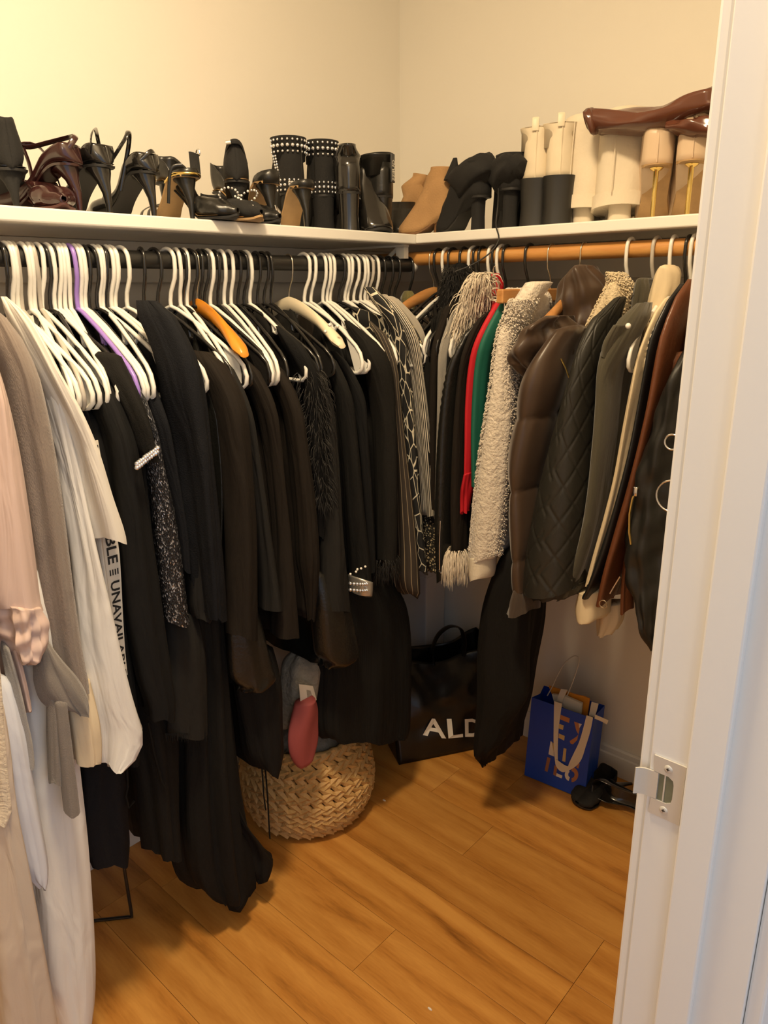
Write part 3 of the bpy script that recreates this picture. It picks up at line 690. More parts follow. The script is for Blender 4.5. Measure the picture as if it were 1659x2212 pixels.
def yfrac(y):
    zz = [plane('L', BU, lerp(200, 260, (y-950)/500), y)[1]][0]
    k = 0
    while k < len(KB)-2 and KB[k+1][1] > zz: k += 1
    return LB[k]/LT
lettering('UNAVAILABLE', seg_of(yfrac(965), yfrac(1228)), INK, sub(WB))
mb = MB()
for q in (-.45, -.1, .25, .6):
    a, b = yfrac(1236)*LT, yfrac(1258)*LT
    mb.add([band_pt(a, q-.1, .0006), band_pt(a, q+.08, .0006), band_pt(b, q+.08, .0006), band_pt(b, q-.1, .0006)], [(0, 1, 2, 3)])
mb.build('printed_bars', INK, sub(WB), smooth=False)
lettering('UNAVAILABLE', seg_of(yfrac(1270), 1.0), INK, WB)

simple('long_shirt', 'longshirt', 'shirt', 'long plain black shirt between the lettered band and the sequins', .192, [(195,276,845),(215,290,930),(236,314,1090),(250,332,1220),(264,349,1350),(288,366,1470),(302,371,1512),(306,368,1545)], blk(2), folds=(3, .003), ru=.04, ush=.13, part='front_panel')
simple('trousers', 'skirt2', 'trousers', 'plain black trousers hanging beside the white trousers', .150, [(160,235,1400),(165,245,1560),(168,262,1660),(170,272,1750),(174,279,1815),(192,275,1860)], blk(5), folds=(4, .004), ru=.03, part='trouser_leg')
t = simple('jewelled_blouse', 'jewel', 'top', 'black top with a jewelled cuff beside the sequinned dress', .212, [(241,299,805),(248,306,840),(268,322,910),(284,338,972),(292,342,990)], blk(1), folds=(2, .0015), ru=.03, hemz=.95)
mb = MB(); rj = random.Random(5)
for i in range(22):
    q = (i//2)/10; P = world('L', .246, *plane('L', .246, lerp(296, 340, q), lerp(1004, 970, q)+(i % 2)*8-2)); mb.sphere(P, .0045*rj.uniform(.8, 1.15), 6, 4)
mb.build('jewelled_cuff', RHINE, t)
simple('sequin_dress', 'sequin', 'dress', 'black sequinned dress hanging from the purple hanger', .196, [(281,322,825),(290,336,900),(304,356,1000),(318,376,1090),(332,393,1200),(344,405,1300),(350,411,1342)], SEQ, folds=(2, .0015), ru=.03, bm=blk(0), part='sequin_panel', ush=.13)
simple('shirt', 'navy', 'shirt', 'navy-black shirt just right of the sequinned dress', .185, [(297,349,815),(315,362,900),(345,385,1040),(368,402,1150),(380,408,1230)], blk(5), folds=(2, .0015), ru=.03)
simple('peplum_blouse', 'peplum', 'top', 'dark flared peplum hem right of the sequinned dress', .178, [(370,400,1000),(388,416,1120),(396,440,1220),(400,466,1295),(403,473,1314),(406,452,1336)], blk(4), folds=(2, .0015), ru=.03, part='peplum')
simple('ruched_dress', 'ruched', 'dress', 'black dress with a ruched draped shoulder', .205, [(318,400,690),(335,425,760),(350,442,850),(370,452,950),(388,462,1060),(400,470,1160),(412,477,1260),(420,480,1330)], blk(5), folds=(4, .004), ru=.05, ush=.15, part='draped_front')
def drape(th, l, g, tt): return .006*math.sin(th*11+tt*3)*(.4+tt)
t = simple('maxi_dress', 'maxi', 'dress', 'floor-length black dress with a trailing pleated skirt', .10, [(340,470,1150),(352,478,1300),(362,486,1440),(366,494,1560),(368,505,1680),(372,520,1780),(382,530,1860),(400,532,1905),(428,505,1930)], blk(0), folds=(6, .006), ru=.07, part='skirt', seg=56, relief=drape, ush=.14, n=34, hem=.012)
column('train', 'L', .13, [(470,500,1700),(495,528,1770),(520,560,1815),(530,578,1840),(530,590,1852),(535,578,1885),(545,560,1903)], blk(0), t, ru=.03, folds=(4, .004), seed=5)
t = simple('string_dress', 'strings', 'dress', 'long black dress with loose strings left of the floor-length dress', .12, [(240,335,1400),(262,372,1560),(285,376,1660),(298,378,1750),(310,385,1838)], blk(0), folds=(5, .005), ru=.05, part='skirt')
for a in ([(274,1660),(276,1700),(272,1720),(278,1745),(290,1730)], [(320,1560),(334,1630),(350,1690),(358,1704)]):
    MB().tube([world('L', .18, *plane('L', .18, x, y)) for x, y in a], .0022, 6).build('string', blk(0), t)
t = simple('frayed_dress', 'fringe', 'dress', 'black dress with a frayed hem over the floor-length dress', .165, [(350,436,1330),(354,440,1440),(358,444,1540),(360,445,1585)], blk(4), folds=(3, .002), ru=.03, part='skirt')
mb = MB(); rf = random.Random(9)
for i in range(70):
    x = lerp(358, 445, i/69); P = world('L', .19, *plane('L', .19, x, 1584)); mb.tube([P, P+Vector((rf.uniform(-.002, .002), rf.uniform(-.003, .003), -rf.uniform(.008, .022)))], [.0010, .0004], 3, cap=False)
o = mb.build('frayed_hem', blk(4), t); o['kind'] = 'stuff'
# middle of the black rod
simple('leather_blouse', 'lthr', 'top', 'black leather sleeve glimpsed left of the crepe blazer', .185, [(440,462,800),(448,470,900),(456,478,990),(462,481,1060),(466,480,1130),(468,478,1190)], LEATH, folds=(2, .001), ru=.02)
simple('crepe_blazer', 'blazer', 'blazer', 'brown-black crepe blazer on the orange wooden hanger', .205, [(434,510,798),(452,530,850),(464,541,950),(474,549,1050),(480,556,1143),(483,557,1260),(484,556,1371)], blk(3), folds=(2, .0022), ru=.04, ush=.2)
simple('charcoal_blouse', 'charc', 'blouse', 'charcoal blouse sleeve right of the crepe blazer', .198, [(502,532,812),(512,541,850),(528,555,950),(542,569,1050),(552,583,1150),(557,598,1250),(559,608,1316)], blk(4), folds=(2, .0012), ru=.03)
simple('wrap_dress', 'wrap', 'dress', 'black wrap dress between the charcoal and the puff sleeve', .188, [(532,582,810),(545,595,850),(566,606,950),(578,615,1050),(586,626,1150),(584,636,1260),(582,648,1372)], blk(3), folds=(2, .002), ru=.035, part='front_panel')
simple('puff_blouse', 'puff', 'blouse', 'brown-black blouse with a long puffed sleeve gathered at the cuff', .205, [(592,639,812),(605,650,850),(620,663,950),(630,676,1050),(637,685,1143),(640,688,1215),(654,683,1285),(663,677,1338)], blk(3), folds=(3, .002), ru=.035)
t = simple('fur_jacket', 'fur', 'jacket', 'black jacket trimmed with shaggy fur right of the puffed sleeve', .190, [(630,680,770),(652,698,840),(664,700,930),(672,702,1020),(680,704,1120),(684,700,1160)], VELV, folds=(2, .002), ru=.03, part='fur_base')
hair('fur_trim', 'L', .190, [(640,690,800),(656,700,870),(668,704,980),(678,704,1090)], FURB, t, ru=.03, count=500, length=.04, r0=.0007, droop=.6, seed=4)
simple('leather_skirt', 'ltskirt', 'skirt', 'short black leather skirt below the crepe blazer', .180, [(478,560,1300),(484,572,1380),(488,586,1430),(492,592,1458),(505,560,1482),(512,530,1490)], LEATH, folds=(3, .003), ru=.04, part='skirt')
t = simple('tied_skirt', 'tieskirt', 'skirt', 'black skirt with thin ties dangling in front of the basket', .150, [(500,600,1400),(506,610,1480),(520,611,1560),(530,612,1630),(545,600,1664)], blk(2), folds=(3, .003), ru=.04, part='skirt')
for a in ([(566,1660),(570,1720),(574,1750)], [(573,1660),(578,1720),(581,1780),(583,1812)]):
    MB().tube([world('L', .16, *plane('L', .16, x, y)) for x, y in a], .0030, 6, flat=.001).build('tie', blk(2), t)
simple('charcoal_dress', 'charc2', 'dress', 'charcoal long-sleeved dress on the cream steel-hooked hanger', .200, [(662,708,789),(668,712,800),(685,724,900),(689,733,1000),(689,742,1143),(688,750,1240),(689,756,1316)], blk(4), folds=(2, .0015), ru=.035, ush=.2)
simple('leather_skirt', 'lskirt2', 'skirt', 'flared black leather skirt below the charcoal dress', .185, [(660,740,1240),(666,758,1310),(672,772,1370),(678,775,1412),(690,745,1430),(700,715,1441)], LEATH, folds=(2, .002), ru=.04, part='skirt')
t = simple('cuffed_blouse', 'rhine', 'top', 'black top with a silver rhinestone cuff and pearl buttons', .195, [(705,745,783),(712,752,800),(724,764,870),(736,778,1000),(744,790,1120),(750,800,1200),(753,804,1250)], blk(0), folds=(2, .0012), ru=.035)
cu_ = column('rhinestone_cuff', 'L', .199, [(751,805,1249),(751,805,1258),(751,804,1274),(753,803,1283)], mat('silver_cuff', (.55, .52, .47), .35, metal=.7), t, ru=.036, folds=(2, .0), n=6)
mb = MB()
for r_ in range(2):
    for i in range(9):
        P = world('L', .199+.034*math.cos((i-4)*.18), *plane('L', .225, lerp(757, 799, i/8), 1260+r_*14)); mb.sphere(P, .0045, 6, 4)
mb.build('rhinestone_row', RHINE, sub(cu_))
for x, y in ((757,1240),(769,1235),(772,1230),(780,1228),(789,1224)):
    MB().sphere(world('L', .235, *plane('L', .235, x, y)), .0030, 8, 5).build('pearl_button', PEARL, t)
for x, y in ((712,702),(703,716),(729,705)):
    MB().sphere(world('L', .205, *plane('L', .205, x, y)), .0038, 8, 5).build('pearl_button', PEARL, t)
simple('slim_blouse', 'slim', 'top', 'slim black sleeve between the rhinestone cuff and the fringed cuff', .188, [(743,774,792),(758,790,850),(770,798,960),(780,806,1080),(788,811,1180),(792,812,1235)], blk(2), folds=(2, .001), ru=.03)
t = simple('fringe_blouse', 'sheer', 'top', 'black sleeve ending in a short shaggy cuff beside the pinstripes', .195, [(776,840,764),(790,852,820),(803,857,930),(808,859,1050),(810,858,1150),(811,856,1215)], blk(1), folds=(2, .0014), ru=.035)
hair('shaggy_cuff', 'L', .195, [(811,856,1200),(812,854,1235)], FURB, t, ru=.03, count=260, length=.03, r0=.0008, droop=1.2, seed=6)
simple('pinstripe_blazer', 'pin', 'blazer', 'brown-black pinstriped blazer sleeve flaring toward its hem', .200, [(832,858,740),(846,864,850),(852,876,960),(855,890,1070),(857,900,1170),(860,907,1268),(872,902,1286)], PIN, folds=(2, .0006), ru=.03)
simple('net_print_blouse', 'net', 'top', 'black top with a white net print', .193, [(815,856,650),(842,872,705),(856,884,790),(866,893,880),(874,900,970),(880,908,1080),(886,918,1180),(890,925,1235)], RING, folds=(2, .001), ru=.035, ush=.17)
simple('striped_shirt', 'stripe', 'shirt', 'black and cream striped printed shirt near the room corner', .193, [(850,880,665),(872,902,720),(892,914,800),(902,926,890),(911,936,990),(919,941,1080),(921,942,1115)], BWST, folds=(2, .001), ru=.03, ush=.17)
simple('zigzag_knit', 'zig', 'jumper', 'black and cream zigzag knit, last patterned sleeve before the corner', .185, [(880,902,690),(900,918,745),(912,931,850),(920,940,970),(925,944,1080),(927,946,1180),(928,944,1236)], ZIG, folds=(2, .001), ru=.03, ush=.17)
simple('knit_cardigan', 'oat', 'cardigan', 'oatmeal knit cardigan hanging in the room corner', .170, [(862,892,668),(882,912,700),(896,920,745),(905,922,790),(910,918,840)], GKN, folds=(2, .0015), ru=.035, ush=.15)
t, s0 = garm('patterned_knit', 'olive', 'jumper', 'olive and black patterned knit on the last hanger of the black rod')
body('L', s0, .16, [(905,926,700),(912,930,780),(916,932,850)], OLIVEP, t, ush=.14)
column('collar', 'L', .02, [(874,890,628),(868,898,645),(872,896,668),(878,892,690)], OLIVEP, t, ru=.03)
simple('ribbed_trousers', 'rib', 'trousers', 'black ribbed wide trousers reaching down behind the basket', .130, [(700,830,1230),(700,872,1300),(694,886,1400),(690,888,1500),(689,886,1575),(700,875,1592)], knit('black_rib', (.006, .006, .0055), (260, 3), bump=1., sheen=0), folds=(7, .004), ru=.05, part='trouser_leg', seg=56)


# ------------------------------------------------------------------ the wooden rod
RH = [(938,'wood','rblack1'),(948,'black','rblack1b'),(966,'white','rgrey'),(979,'black','rfurcollar'),(1003,'black','rmoto'),(1023,'white','rwhitefur'),(1032,'black',None),(1043,'black',None),(1065,'white','rred'),(1074,'black',None),(1084,'white','rgreen'),(1096,'black','rsherpa'),(1145,'black','rlong'),
 (1193,'clamp',None),(1262,'wood','rpuff'),(1362,'white','rquilt'),(1418,'grey','rolive'),(1455,'white','rcream'),(1488,'black','rlea'),(1499,'white','rbrown')]
RSHORT = dict(rblack1='black coat nearest the corner', rblack1b='second black coat from the corner', rgrey='grey marl jumper', rfurcollar='black coat with a fur collar', rmoto='black ribbed leather jacket', rwhitefur='dark coat with white fur', rred='red jacket', rgreen='emerald green jacket', rsherpa='white sherpa coat', rlong='long black trousers', rpuff='brown satin puffer', rquilt='black quilted jacket', rolive='olive suede jacket', rcream='cream jacket', rlea='smooth black leather jacket', rbrown='cognac leather jacket')
KN.update({'wood': 'brown wooden', 'clamp': 'wooden clamp'})
bc = 0
for px, kind, key in RH:
    s = rod_s('R', px)
    if key: lab = f'{KN[kind]} hanger holding the {RSHORT[key]}'; HS[key] = s
    elif kind == 'clamp': lab = 'empty wooden clamp hanger beside the brown puffer'
    else: lab = f'{ORD[bc]} spare black plastic hanger near the red jacket'; bc += 1
    hanger('R', s, kind, lab, 'hangers on the wooden rod', yaw=rh.uniform(-.06, .06) + (.0 if kind == 'clamp' else 0))
HS['rbomber'] = rod_s('R', 1530); hanger('R', HS['rbomber'], 'black', 'black plastic hanger holding the black bomber jacket', 'hangers on the wooden rod')
def coat(*a, **k): return simple(*a, rod='R', **k)
coat('black_coat', 'rblack1', 'coat', 'plain black coat nearest the corner on the wooden rod', .17, [(922,950,690),(918,948,760),(916,944,850),(920,944,930),(926,946,1000)], blk(1), folds=(2, .001), ru=.04, ush=.18)
coat('black_coat', 'rblack1b', 'coat', 'brown-black coat second from the corner on the wooden rod', .185, [(935,965,680),(930,958,780),(928,952,900),(930,950,1000),(934,950,1100)], blk(3), folds=(2, .001), ru=.04, ush=.18)
coat('grey_jumper', 'rgrey', 'jumper', 'grey marl jumper sleeve squeezed beside black coats', .200, [(952,968,690),(948,968,740),(947,966,790),(946,964,880),(943,956,980),(940,950,1080)], knit('grey_marl', (.30, .28, .24), (900, 600), amt=.4), folds=(2, .001), ru=.02, ush=.17)
t = coat('fur_collar_coat', 'rfurcollar', 'coat', 'black coat with a thick black fur collar', .17, [(955,1000,760),(950,992,850),(948,990,950),(950,988,1080)], VELV, folds=(2, .002), ru=.04, ush=.15)
column('fur_collar', 'R', .07, [(985,1005,568),(962,1024,600),(955,1032,650),(960,1020,700),(955,1005,750),(960,990,785)], VELV, t, ru=.05, folds=(4, .005), seed=3)
hair('fur_pile', 'R', .07, [(975,1010,578),(958,1028,620),(956,1028,670),(956,1010,735)], FURB, t, ru=.05, count=1300, length=.018, r0=.0008, droop=.3, seed=8)
def rib_rel(th, l, g, tt): return .0026*math.sin(l*330)*max(0, 1-tt*1.9)
t = coat('leather_jacket', 'rmoto', 'jacket', 'black leather jacket with a ribbed sleeve', .205, [(985,1015,740),(965,1003,800),(953,998,870),(945,993,960),(941,989,1060),(940,986,1150),(944,986,1250)], LEATH, folds=(2, .0008), ru=.05, relief=rib_rel, n=70, ush=.18, uin=-.15)
mb = MB(); mb.tube([world('R', .255, *plane('R', .255, x, y)) for x, y in ((950,1125),(948,1180),(948,1235))], .0025, 6, flat=.001); ZZ = mb.build('zipper', CHROME, t)
MB().box(tuple(world('R', .262, *plane('R', .262, 944, 1232))-Vector((.003, .001, .006))), tuple(world('R', .262, *plane('R', .262, 951, 1240))+Vector((.003, .001, .006))), .001).build('zipper_pull', CHROME, sub(ZZ))
t = coat('fur_trim_coat', 'rwhitefur', 'coat', 'dark coat with a long-haired white fur collar and cuff', .200, [(1005,1038,720),(992,1022,790),(984,1014,870),(978,1010,970),(975,1010,1080),(977,1011,1186)], blk(3), folds=(2, .001), ru=.045, ush=.18)
column('fur_base', 'R', .12, [(1040,1060,600),(1020,1058,640),(1008,1045,680),(1000,1030,715)], SHERPA, t, ru=.04, seed=2)
hair('fur_collar', 'R', .12, [(1042,1062,590),(1022,1060,630),(1008,1048,675),(1000,1032,715)], FURW, t, ru=.045, count=900, length=.055, r0=.0015, droop=.42, seed=9, curl=.6, spread=-.2)
hair('fur_cuff', 'R', .205, [(977,1012,1180),(978,1012,1205)], FURW, t, ru=.045, count=340, length=.064, r0=.0014, droop=1.6, seed=10, curl=.4)
t = coat('red_jacket', 'rred', 'jacket', 'bright red jacket beside the white fur collar', .200, [(1048,1078,670),(1024,1062,735),(1010,1048,800),(1004,1038,880),(1003,1032,960),(1002,1026,1025)], RED, folds=(2, .0012), ru=.04, ush=.19)
column('collar', 'R', .04, [(1062,1078,590),(1058,1085,610),(1056,1082,640)], RED, t, ru=.02)
column('sleeve_end', 'R', .205, [(1002,1026,1020),(998,1020,1050),(997,1014,1075),(998,1010,1106)], RED, t, ru=.02, folds=(3, .003))
coat('green_jacket', 'rgreen', 'jacket', 'emerald green jacket between the red jacket and the sherpa coat', .195, [(1060,1092,670),(1038,1082,730),(1026,1070,790),(1020,1062,870),(1018,1056,950),(1020,1050,1050)], GREEN, folds=(2, .0015), ru=.04, ush=.18)
def fuzz(th, l, g, tt):
    return .0012*mnoise.noise(Vector((th*g*12, l*50, 3)))
t = coat('sherpa_coat', 'rsherpa', 'coat', 'white fluffy sherpa coat with a knitted cuff', .215, [(1106,1168,640),(1090,1150,672),(1076,1134,720),(1066,1124,780),(1060,1120,830),(1046,1114,910),(1032,1106,1000),(1020,1097,1090),(1012,1086,1190),(1016,1076,1204)], SHERPA, folds=(2, .0015), ru=.040, n=190, seg=130, relief=fuzz, ush=.18, thick=.02)
column('cuff', 'R', .215, [(1016,1074,1196),(1013,1074,1206),(1014,1072,1235),(1017,1069,1246)], mat('cream_rib_knit', (.74, .66, .52), .8, bump=.2, bscale=200), t, ru=.04, folds=(2, .0005), n=8)
column('hood', 'R', .09, [(1100,1170,622),(1080,1190,636),(1076,1194,665),(1082,1184,700),(1095,1160,740),(1105,1140,800)], SHERPA, t, ru=.052, relief=fuzz, n=90, seg=110, folds=(3, .004))
hair('sherpa_pile', 'R', .215, [(1104,1166,645),(1076,1134,720),(1060,1120,830),(1032,1106,1000),(1014,1088,1190)], SHERPA, t, ru=.036, count=5600, length=.0075, r0=.0017, droop=.2, seed=21, curl=1.1)
hair('sherpa_pile', 'R', .09, [(1100,1170,622),(1080,1190,636),(1076,1194,665),(1082,1184,700),(1095,1160,740)], SHERPA, t, ru=.048, count=1800, length=.0075, r0=.0017, droop=.2, seed=22, curl=1.1)
coat('black_trousers', 'rlong', 'trousers', 'long black trousers hanging almost to the floor behind the sherpa coat', .15, [(1085,1160,1180),(1045,1152,1290),(1032,1148,1380),(1030,1146,1470),(1030,1142,1512),(1030,1112,1560),(1030,1094,1605),(1038,1052,1640),(1043,1048,1655)], blk(0), folds=(4, .004), ru=.05, part='trouser_leg', uin=-.05)
def puffrel(th, l, g, tt):
    q = (l % .165)/.165; return .009*math.sin(PI*q)**.6-.003 + .0010*math.sin(th*11+l*30)*max(0, 1-q*5)
t = coat('puffer_jacket', 'rpuff', 'jacket', 'brown satin puffer jacket with gathered sleeve and ribbed cuff', .215, [(1172,1246,738),(1146,1232,785),(1130,1222,830),(1114,1206,910),(1104,1190,985),(1102,1178,1060),(1106,1172,1140),(1106,1168,1210),(1112,1160,1268)], PUFF, folds=(2, .001), ru=.070, n=90, seg=64, relief=puffrel, ush=.2, thick=.03)
column('rib_cuff', 'R', .215, [(1110,1164,1262),(1104,1168,1282),(1098,1166,1318)], PRIB, t, ru=.05, folds=(3, .003), n=10)
def crum(th, l, g, tt): return .012*math.sin(th*3+l*35)+.007*math.sin(th*7-l*60+1)+.005*math.sin(l*110+th*2)
column('collar', 'R', .06, [(1240,1285,572),(1220,1302,600),(1205,1312,640),(1208,1300,700),(1220,1285,760),(1228,1265,800)], PUFF, t, ru=.05, folds=(3, .004), relief=lambda th, l, g, tt: .4*crum(th, l, g, tt), n=50, seg=56)
column('hood', 'R', .185, [(1175,1232,682),(1140,1240,706),(1122,1242,736),(1117,1234,764),(1132,1218,792),(1162,1208,816)], PUFF, t, ru=.085, folds=(3, .004), relief=lambda th, l, g, tt: .8*crum(th, l, g, tt), n=60, seg=64, seed=3)
MB().tube([world('R', .225, *plane('R', .225, x, y)) for x, y in ((1212,775),(1222,795),(1230,818))], .0018, 6).build('zipper', BRASS, t)
def quilt(th, l, g, tt):
    a = th/(2*PI)*g; p = .080; x1 = ((a*1.25+l) % p)/p; x2 = ((a*1.25-l) % p)/p
    return .0026*(min(1, 11*min(x1, 1-x1))*min(1, 11*min(x2, 1-x2)))
t = coat('quilted_jacket', 'rquilt', 'jacket', 'black diamond-quilted jacket with a cream sherpa collar', .205, [(1262,1325,715),(1240,1318,790),(1212,1305,890),(1188,1295,980),(1168,1288,1060),(1150,1278,1150),(1140,1268,1225),(1138,1264,1268)], QUIL, folds=(2, .0006), ru=.075, n=170, seg=150, relief=quilt, ush=.17, thick=.02, slab=.15)
column('hem_band', 'R', .2, [(1142,1268,1256),(1146,1262,1270),(1150,1256,1282)], QUIL, t, ru=.06, folds=(8, .002), n=8)
column('sherpa_collar', 'R', .09, [(1322,1345,588),(1316,1366,610),(1300,1368,640),(1282,1362,670),(1265,1350,705),(1270,1325,722)], SHERPC, t, ru=.05, relief=fuzz, n=90, seg=110, folds=(2, .002))
hair('sherpa_pile', 'R', .09, [(1322,1345,588),(1316,1366,610),(1300,1368,640),(1282,1362,670),(1265,1350,705)], SHERPC, t, ru=.047, count=1600, length=.0075, r0=.0016, droop=.2, seed=23, curl=1.1)
column('shoulder_tab', 'R', .15, [(1276,1322,700),(1268,1324,716),(1270,1320,734)], QUIL, t, ru=.05, folds=(2, .001), n=8)
t = coat('suede_jacket', 'rolive', 'jacket', 'olive green suede jacket with a snapped shoulder flap', .195, [(1332,1398,690),(1300,1375,745),(1290,1352,800),(1286,1342,880),(1280,1334,960),(1270,1318,1060),(1255,1300,1150),(1232,1278,1230),(1205,1258,1284)], OLIVE, folds=(2, .0015), ru=.055, ush=.19)
column('collar', 'R', .05, [(1378,1412,600),(1370,1414,620),(1366,1408,660),(1362,1400,700)], OLIVE, t, ru=.04)
column('shoulder_flap', 'R', .195, [(1326,1380,700),(1306,1368,735),(1300,1358,765)], OLIVE, t, ru=.062, folds=(2, .001), n=10)
MB().sphere(world('R', .265, *plane('R', .265, 1357, 704)), .0055, 10, 6).build('snap_button', PEARL, t)
t = coat('cream_jacket', 'rcream', 'jacket', 'cream corduroy jacket with a long narrow sleeve', .19, [(1400,1440,680),(1378,1412,760),(1360,1394,850),(1346,1374,930),(1328,1352,1030),(1305,1330,1120),(1282,1306,1200),(1266,1290,1260)], CREAML, folds=(2, .0015), ru=.04, ush=.18)
column('hood', 'R', .04, [(1430,1465,572),(1418,1474,590),(1408,1468,630),(1398,1448,680),(1384,1424,740)], CREAML, t, ru=.04, folds=(3, .003))
column('hem', 'R', .17, [(1252,1326,1268),(1247,1322,1300),(1250,1318,1328),(1256,1312,1334)], CREAML, t, ru=.05, folds=(2, .002))
column('lining_hem', 'R', .12, [(1292,1350,1300),(1291,1345,1340),(1290,1330,1366)], CREAM, t, ru=.03)
coat('leather_jacket', 'rlea', 'jacket', 'smooth black leather jacket between the cream and cognac jackets', .20, [(1432,1470,650),(1405,1448,720),(1392,1432,790),(1378,1412,870),(1358,1398,970),(1332,1376,1070),(1304,1352,1160),(1276,1322,1240),(1258,1292,1286)], BLEA, folds=(2, .001), ru=.045, ush=.18)
HS['rstr'] = HS['rlea']+.01
t = coat('striped_shirt', 'rstr', 'shirt', 'black and white striped shirt peeking beside the cognac leather jacket', .19, [(1412,1428,676),(1402,1424,710),(1396,1416,750),(1396,1410,790)], stripes('bw_horizontal', ((.7, .66, .58), (.02, .02, .02)), 105, 1, (0, .5)), folds=(2, .001), ru=.03, ush=.15)
t = coat('moto_jacket', 'rbrown', 'jacket', 'cognac brown leather jacket with zipped cuffs', .205, [(1448,1492,640),(1428,1478,710),(1414,1468,780),(1398,1450,870),(1378,1428,960),(1352,1404,1060),(1326,1378,1150),(1304,1352,1230),(1290,1332,1296)], MOTO, folds=(2, .001), ru=.05, ush=.18)
column('front_panel', 'R', .18, [(1440,1490,760),(1415,1468,900),(1390,1440,1020),(1362,1402,1140),(1346,1374,1230),(1342,1369,1318)], MOTO, t, ru=.03, folds=(2, .002), seed=4)
MB().tube([world('R', .262, *plane('R', .262, x, y)) for x, y in ((1340,1245),(1326,1268),(1318,1282))], .0022, 6).build('zipper', CHROME, t); ZZ = t.children[-1]
c = world('R', .262, *plane('R', .262, 1303, 1305))
MB().tube([c+Vector((.0085*math.cos(a*PI/10), 0, .0085*math.sin(a*PI/10))) for a in range(20)], .0012, 6, closed=True).build('pull_ring', STEEL, t)
t = coat('bomber_jacket', 'rbomber', 'jacket', 'black nylon bomber jacket with metal rings behind the door frame', .20, [(1460,1530,780),(1420,1510,880),(1385,1500,970),(1362,1490,1060),(1348,1480,1140),(1352,1470,1220),(1372,1460,1290),(1392,1450,1340),(1412,1440,1392)], BOMB, folds=(4, .003), ru=.07, n=60, seg=56, relief=lambda th, l, g, tt: .3*crum(th, l, g, tt), ush=.2, thick=.02)
for x, y, r in ((1452,1072,.030),(1452,955,.014)):
    c = world('R', .285, *plane('R', .285, x, y))
    MB().tube([c+Vector((r*math.cos(a*PI/14), 0, r*math.sin(a*PI/14))) for a in range(28)], .0022, 8, closed=True).build('metal_ring', CHROME, t)
MB().tube([world('R', .275, *plane('R', .275, x, y)) for x, y in ((1376,1055),(1366,1078),(1360,1110),(1359,1150),(1363,1176))], .0022, 6).build('zipper', BRASS, t)
MB().box(tuple(world('R', .283, *plane('R', .283, 1372, 1062))-Vector((.004, .001, .009))), tuple(world('R', .283, *plane('R', .283, 1372, 1062))+Vector((.004, .001, .009))), .001).build('zipper_pull', CHROME, t)
# ------------------------------------------------------------------ shoes (local frame: toe +x, heel at 0, z up)
def sole_z(s, h): return .005+h*(1-sm((s-.14)/.52))+.006*max(0, (s-.85)/.15)**2
WT = [(0, .004), (.03, .020), (.10, .027), (.22, .027), (.42, .021), (.55, .026), (.70, .037), (.84, .028), (.95, .011), (1, .003)]
WR = [(0, .004), (.03, .022), (.10, .029), (.22, .029), (.42, .026), (.55, .031), (.70, .039), (.86, .037), (.95, .026), (1, .006)]
def sole_mesh(h, L, W, th=.004, k=1., lift=0):
    R = []
    for i in range(33):
        s = i/32; x = s*L; z = sole_z(s, h)+lift; w_ = tab(W, s)*k
        R.append([(x, -w_, z), (x, -w_*.6, z+.0008), (x, w_*.6, z+.0008), (x, w_, z), (x, w_*.95, z-th), (x, -w_*.95, z-th)])
    return MB().loft(R)
def stiletto(h, m, root, top=.022, tip=.0045, xo=.0):
    R = []
    for t, rx, ry, x in ((0, top, .023, .030), (.12, top*.86, .0195, .026), (.3, top*.52, .013, .019), (.55, .0085, .0075, .013), (.8, .006, .0055, .011), (.97, tip, tip, .011), (1, tip, tip, .011)):
        z = lerp(h+.002, 0.0005, t); R.append([(xo+x+rx*math.cos(a*PI/8), ry*math.sin(a*PI/8), z-(.010*math.cos(a*PI/8) if t == 0 else 0)) for a in range(16)])
    return MB().loft(R).build('heel', m, root)
def ribbon(name, pts, m, root, r=.0035, flat=.0012, closed=False, up=None):
    K = spline([tuple(p) for p in pts], 26); return MB().tube(K, r, 8, flat=flat, up=up).build(name, m, root)
def pump(name, label, loc, rz, um, sm_, im, h=.10, L=.215, ch=.065, closed_at=.60, W=WT, tilt=(0, 0), group=None, heel=None, cat='shoe', low=.018, open_toe=False, dorsay=False):
    root = thing(name, label, cat, loc, group, world=False); root.rotation_euler = (tilt[0], tilt[1], rz)
    R = []; N = 44; M_ = 20
    for i in range(N+1):
        s = i/N; x = s*L; w_ = (tab(W, s)+.0012)*min(1, s*30); zs = sole_z(s, h)
        rim = tab([(0, ch*.96), (.06, ch), (.22, ch*.72), (.40, low), (closed_at-.04, low+.008), (closed_at, .040), (.75, .036), (.9, .022), (1, .010)], s)
        A = tab([(0, .70), (.3, .62), (closed_at-.05, .64), (closed_at+.03, 1.0), (1, 1.0)], s)*PI
        Hs = rim/((1-math.cos(A))/2); ring = []
        for j in range(M_+1):
            q = -1+2*j/M_; a = q*A
            y = w_*math.copysign(min(1, abs(math.sin(a))**.7), a) if abs(a) < PI*.5 else w_*math.copysign(lerp(1, abs(math.sin(a)), .55 if A > 3 else .25), a)
            if abs(q) == 1 and A > PI*.98: y = 0
            if ch > .07 and s < .35: y *= 1-.62*sm((Hs*(1-math.cos(a))/2)/(ch*1.05))*(1-s/.35)
            ring.append((x-(.006*(1-s/.06) if s < .06 else 0)*math.cos(a), y, zs+Hs*(1-math.cos(a))/2))
        R.append(ring)
    MB().loft(R, False).build('upper', um, root, solid=.0018)
    sole_mesh(h, L, W).build('sole', sm_, root)
    sole_mesh(h, L*.97, W, th=.001, k=.93, lift=.0035).build('insole', im, root)
    stiletto(h, heel or um, root)
    return root
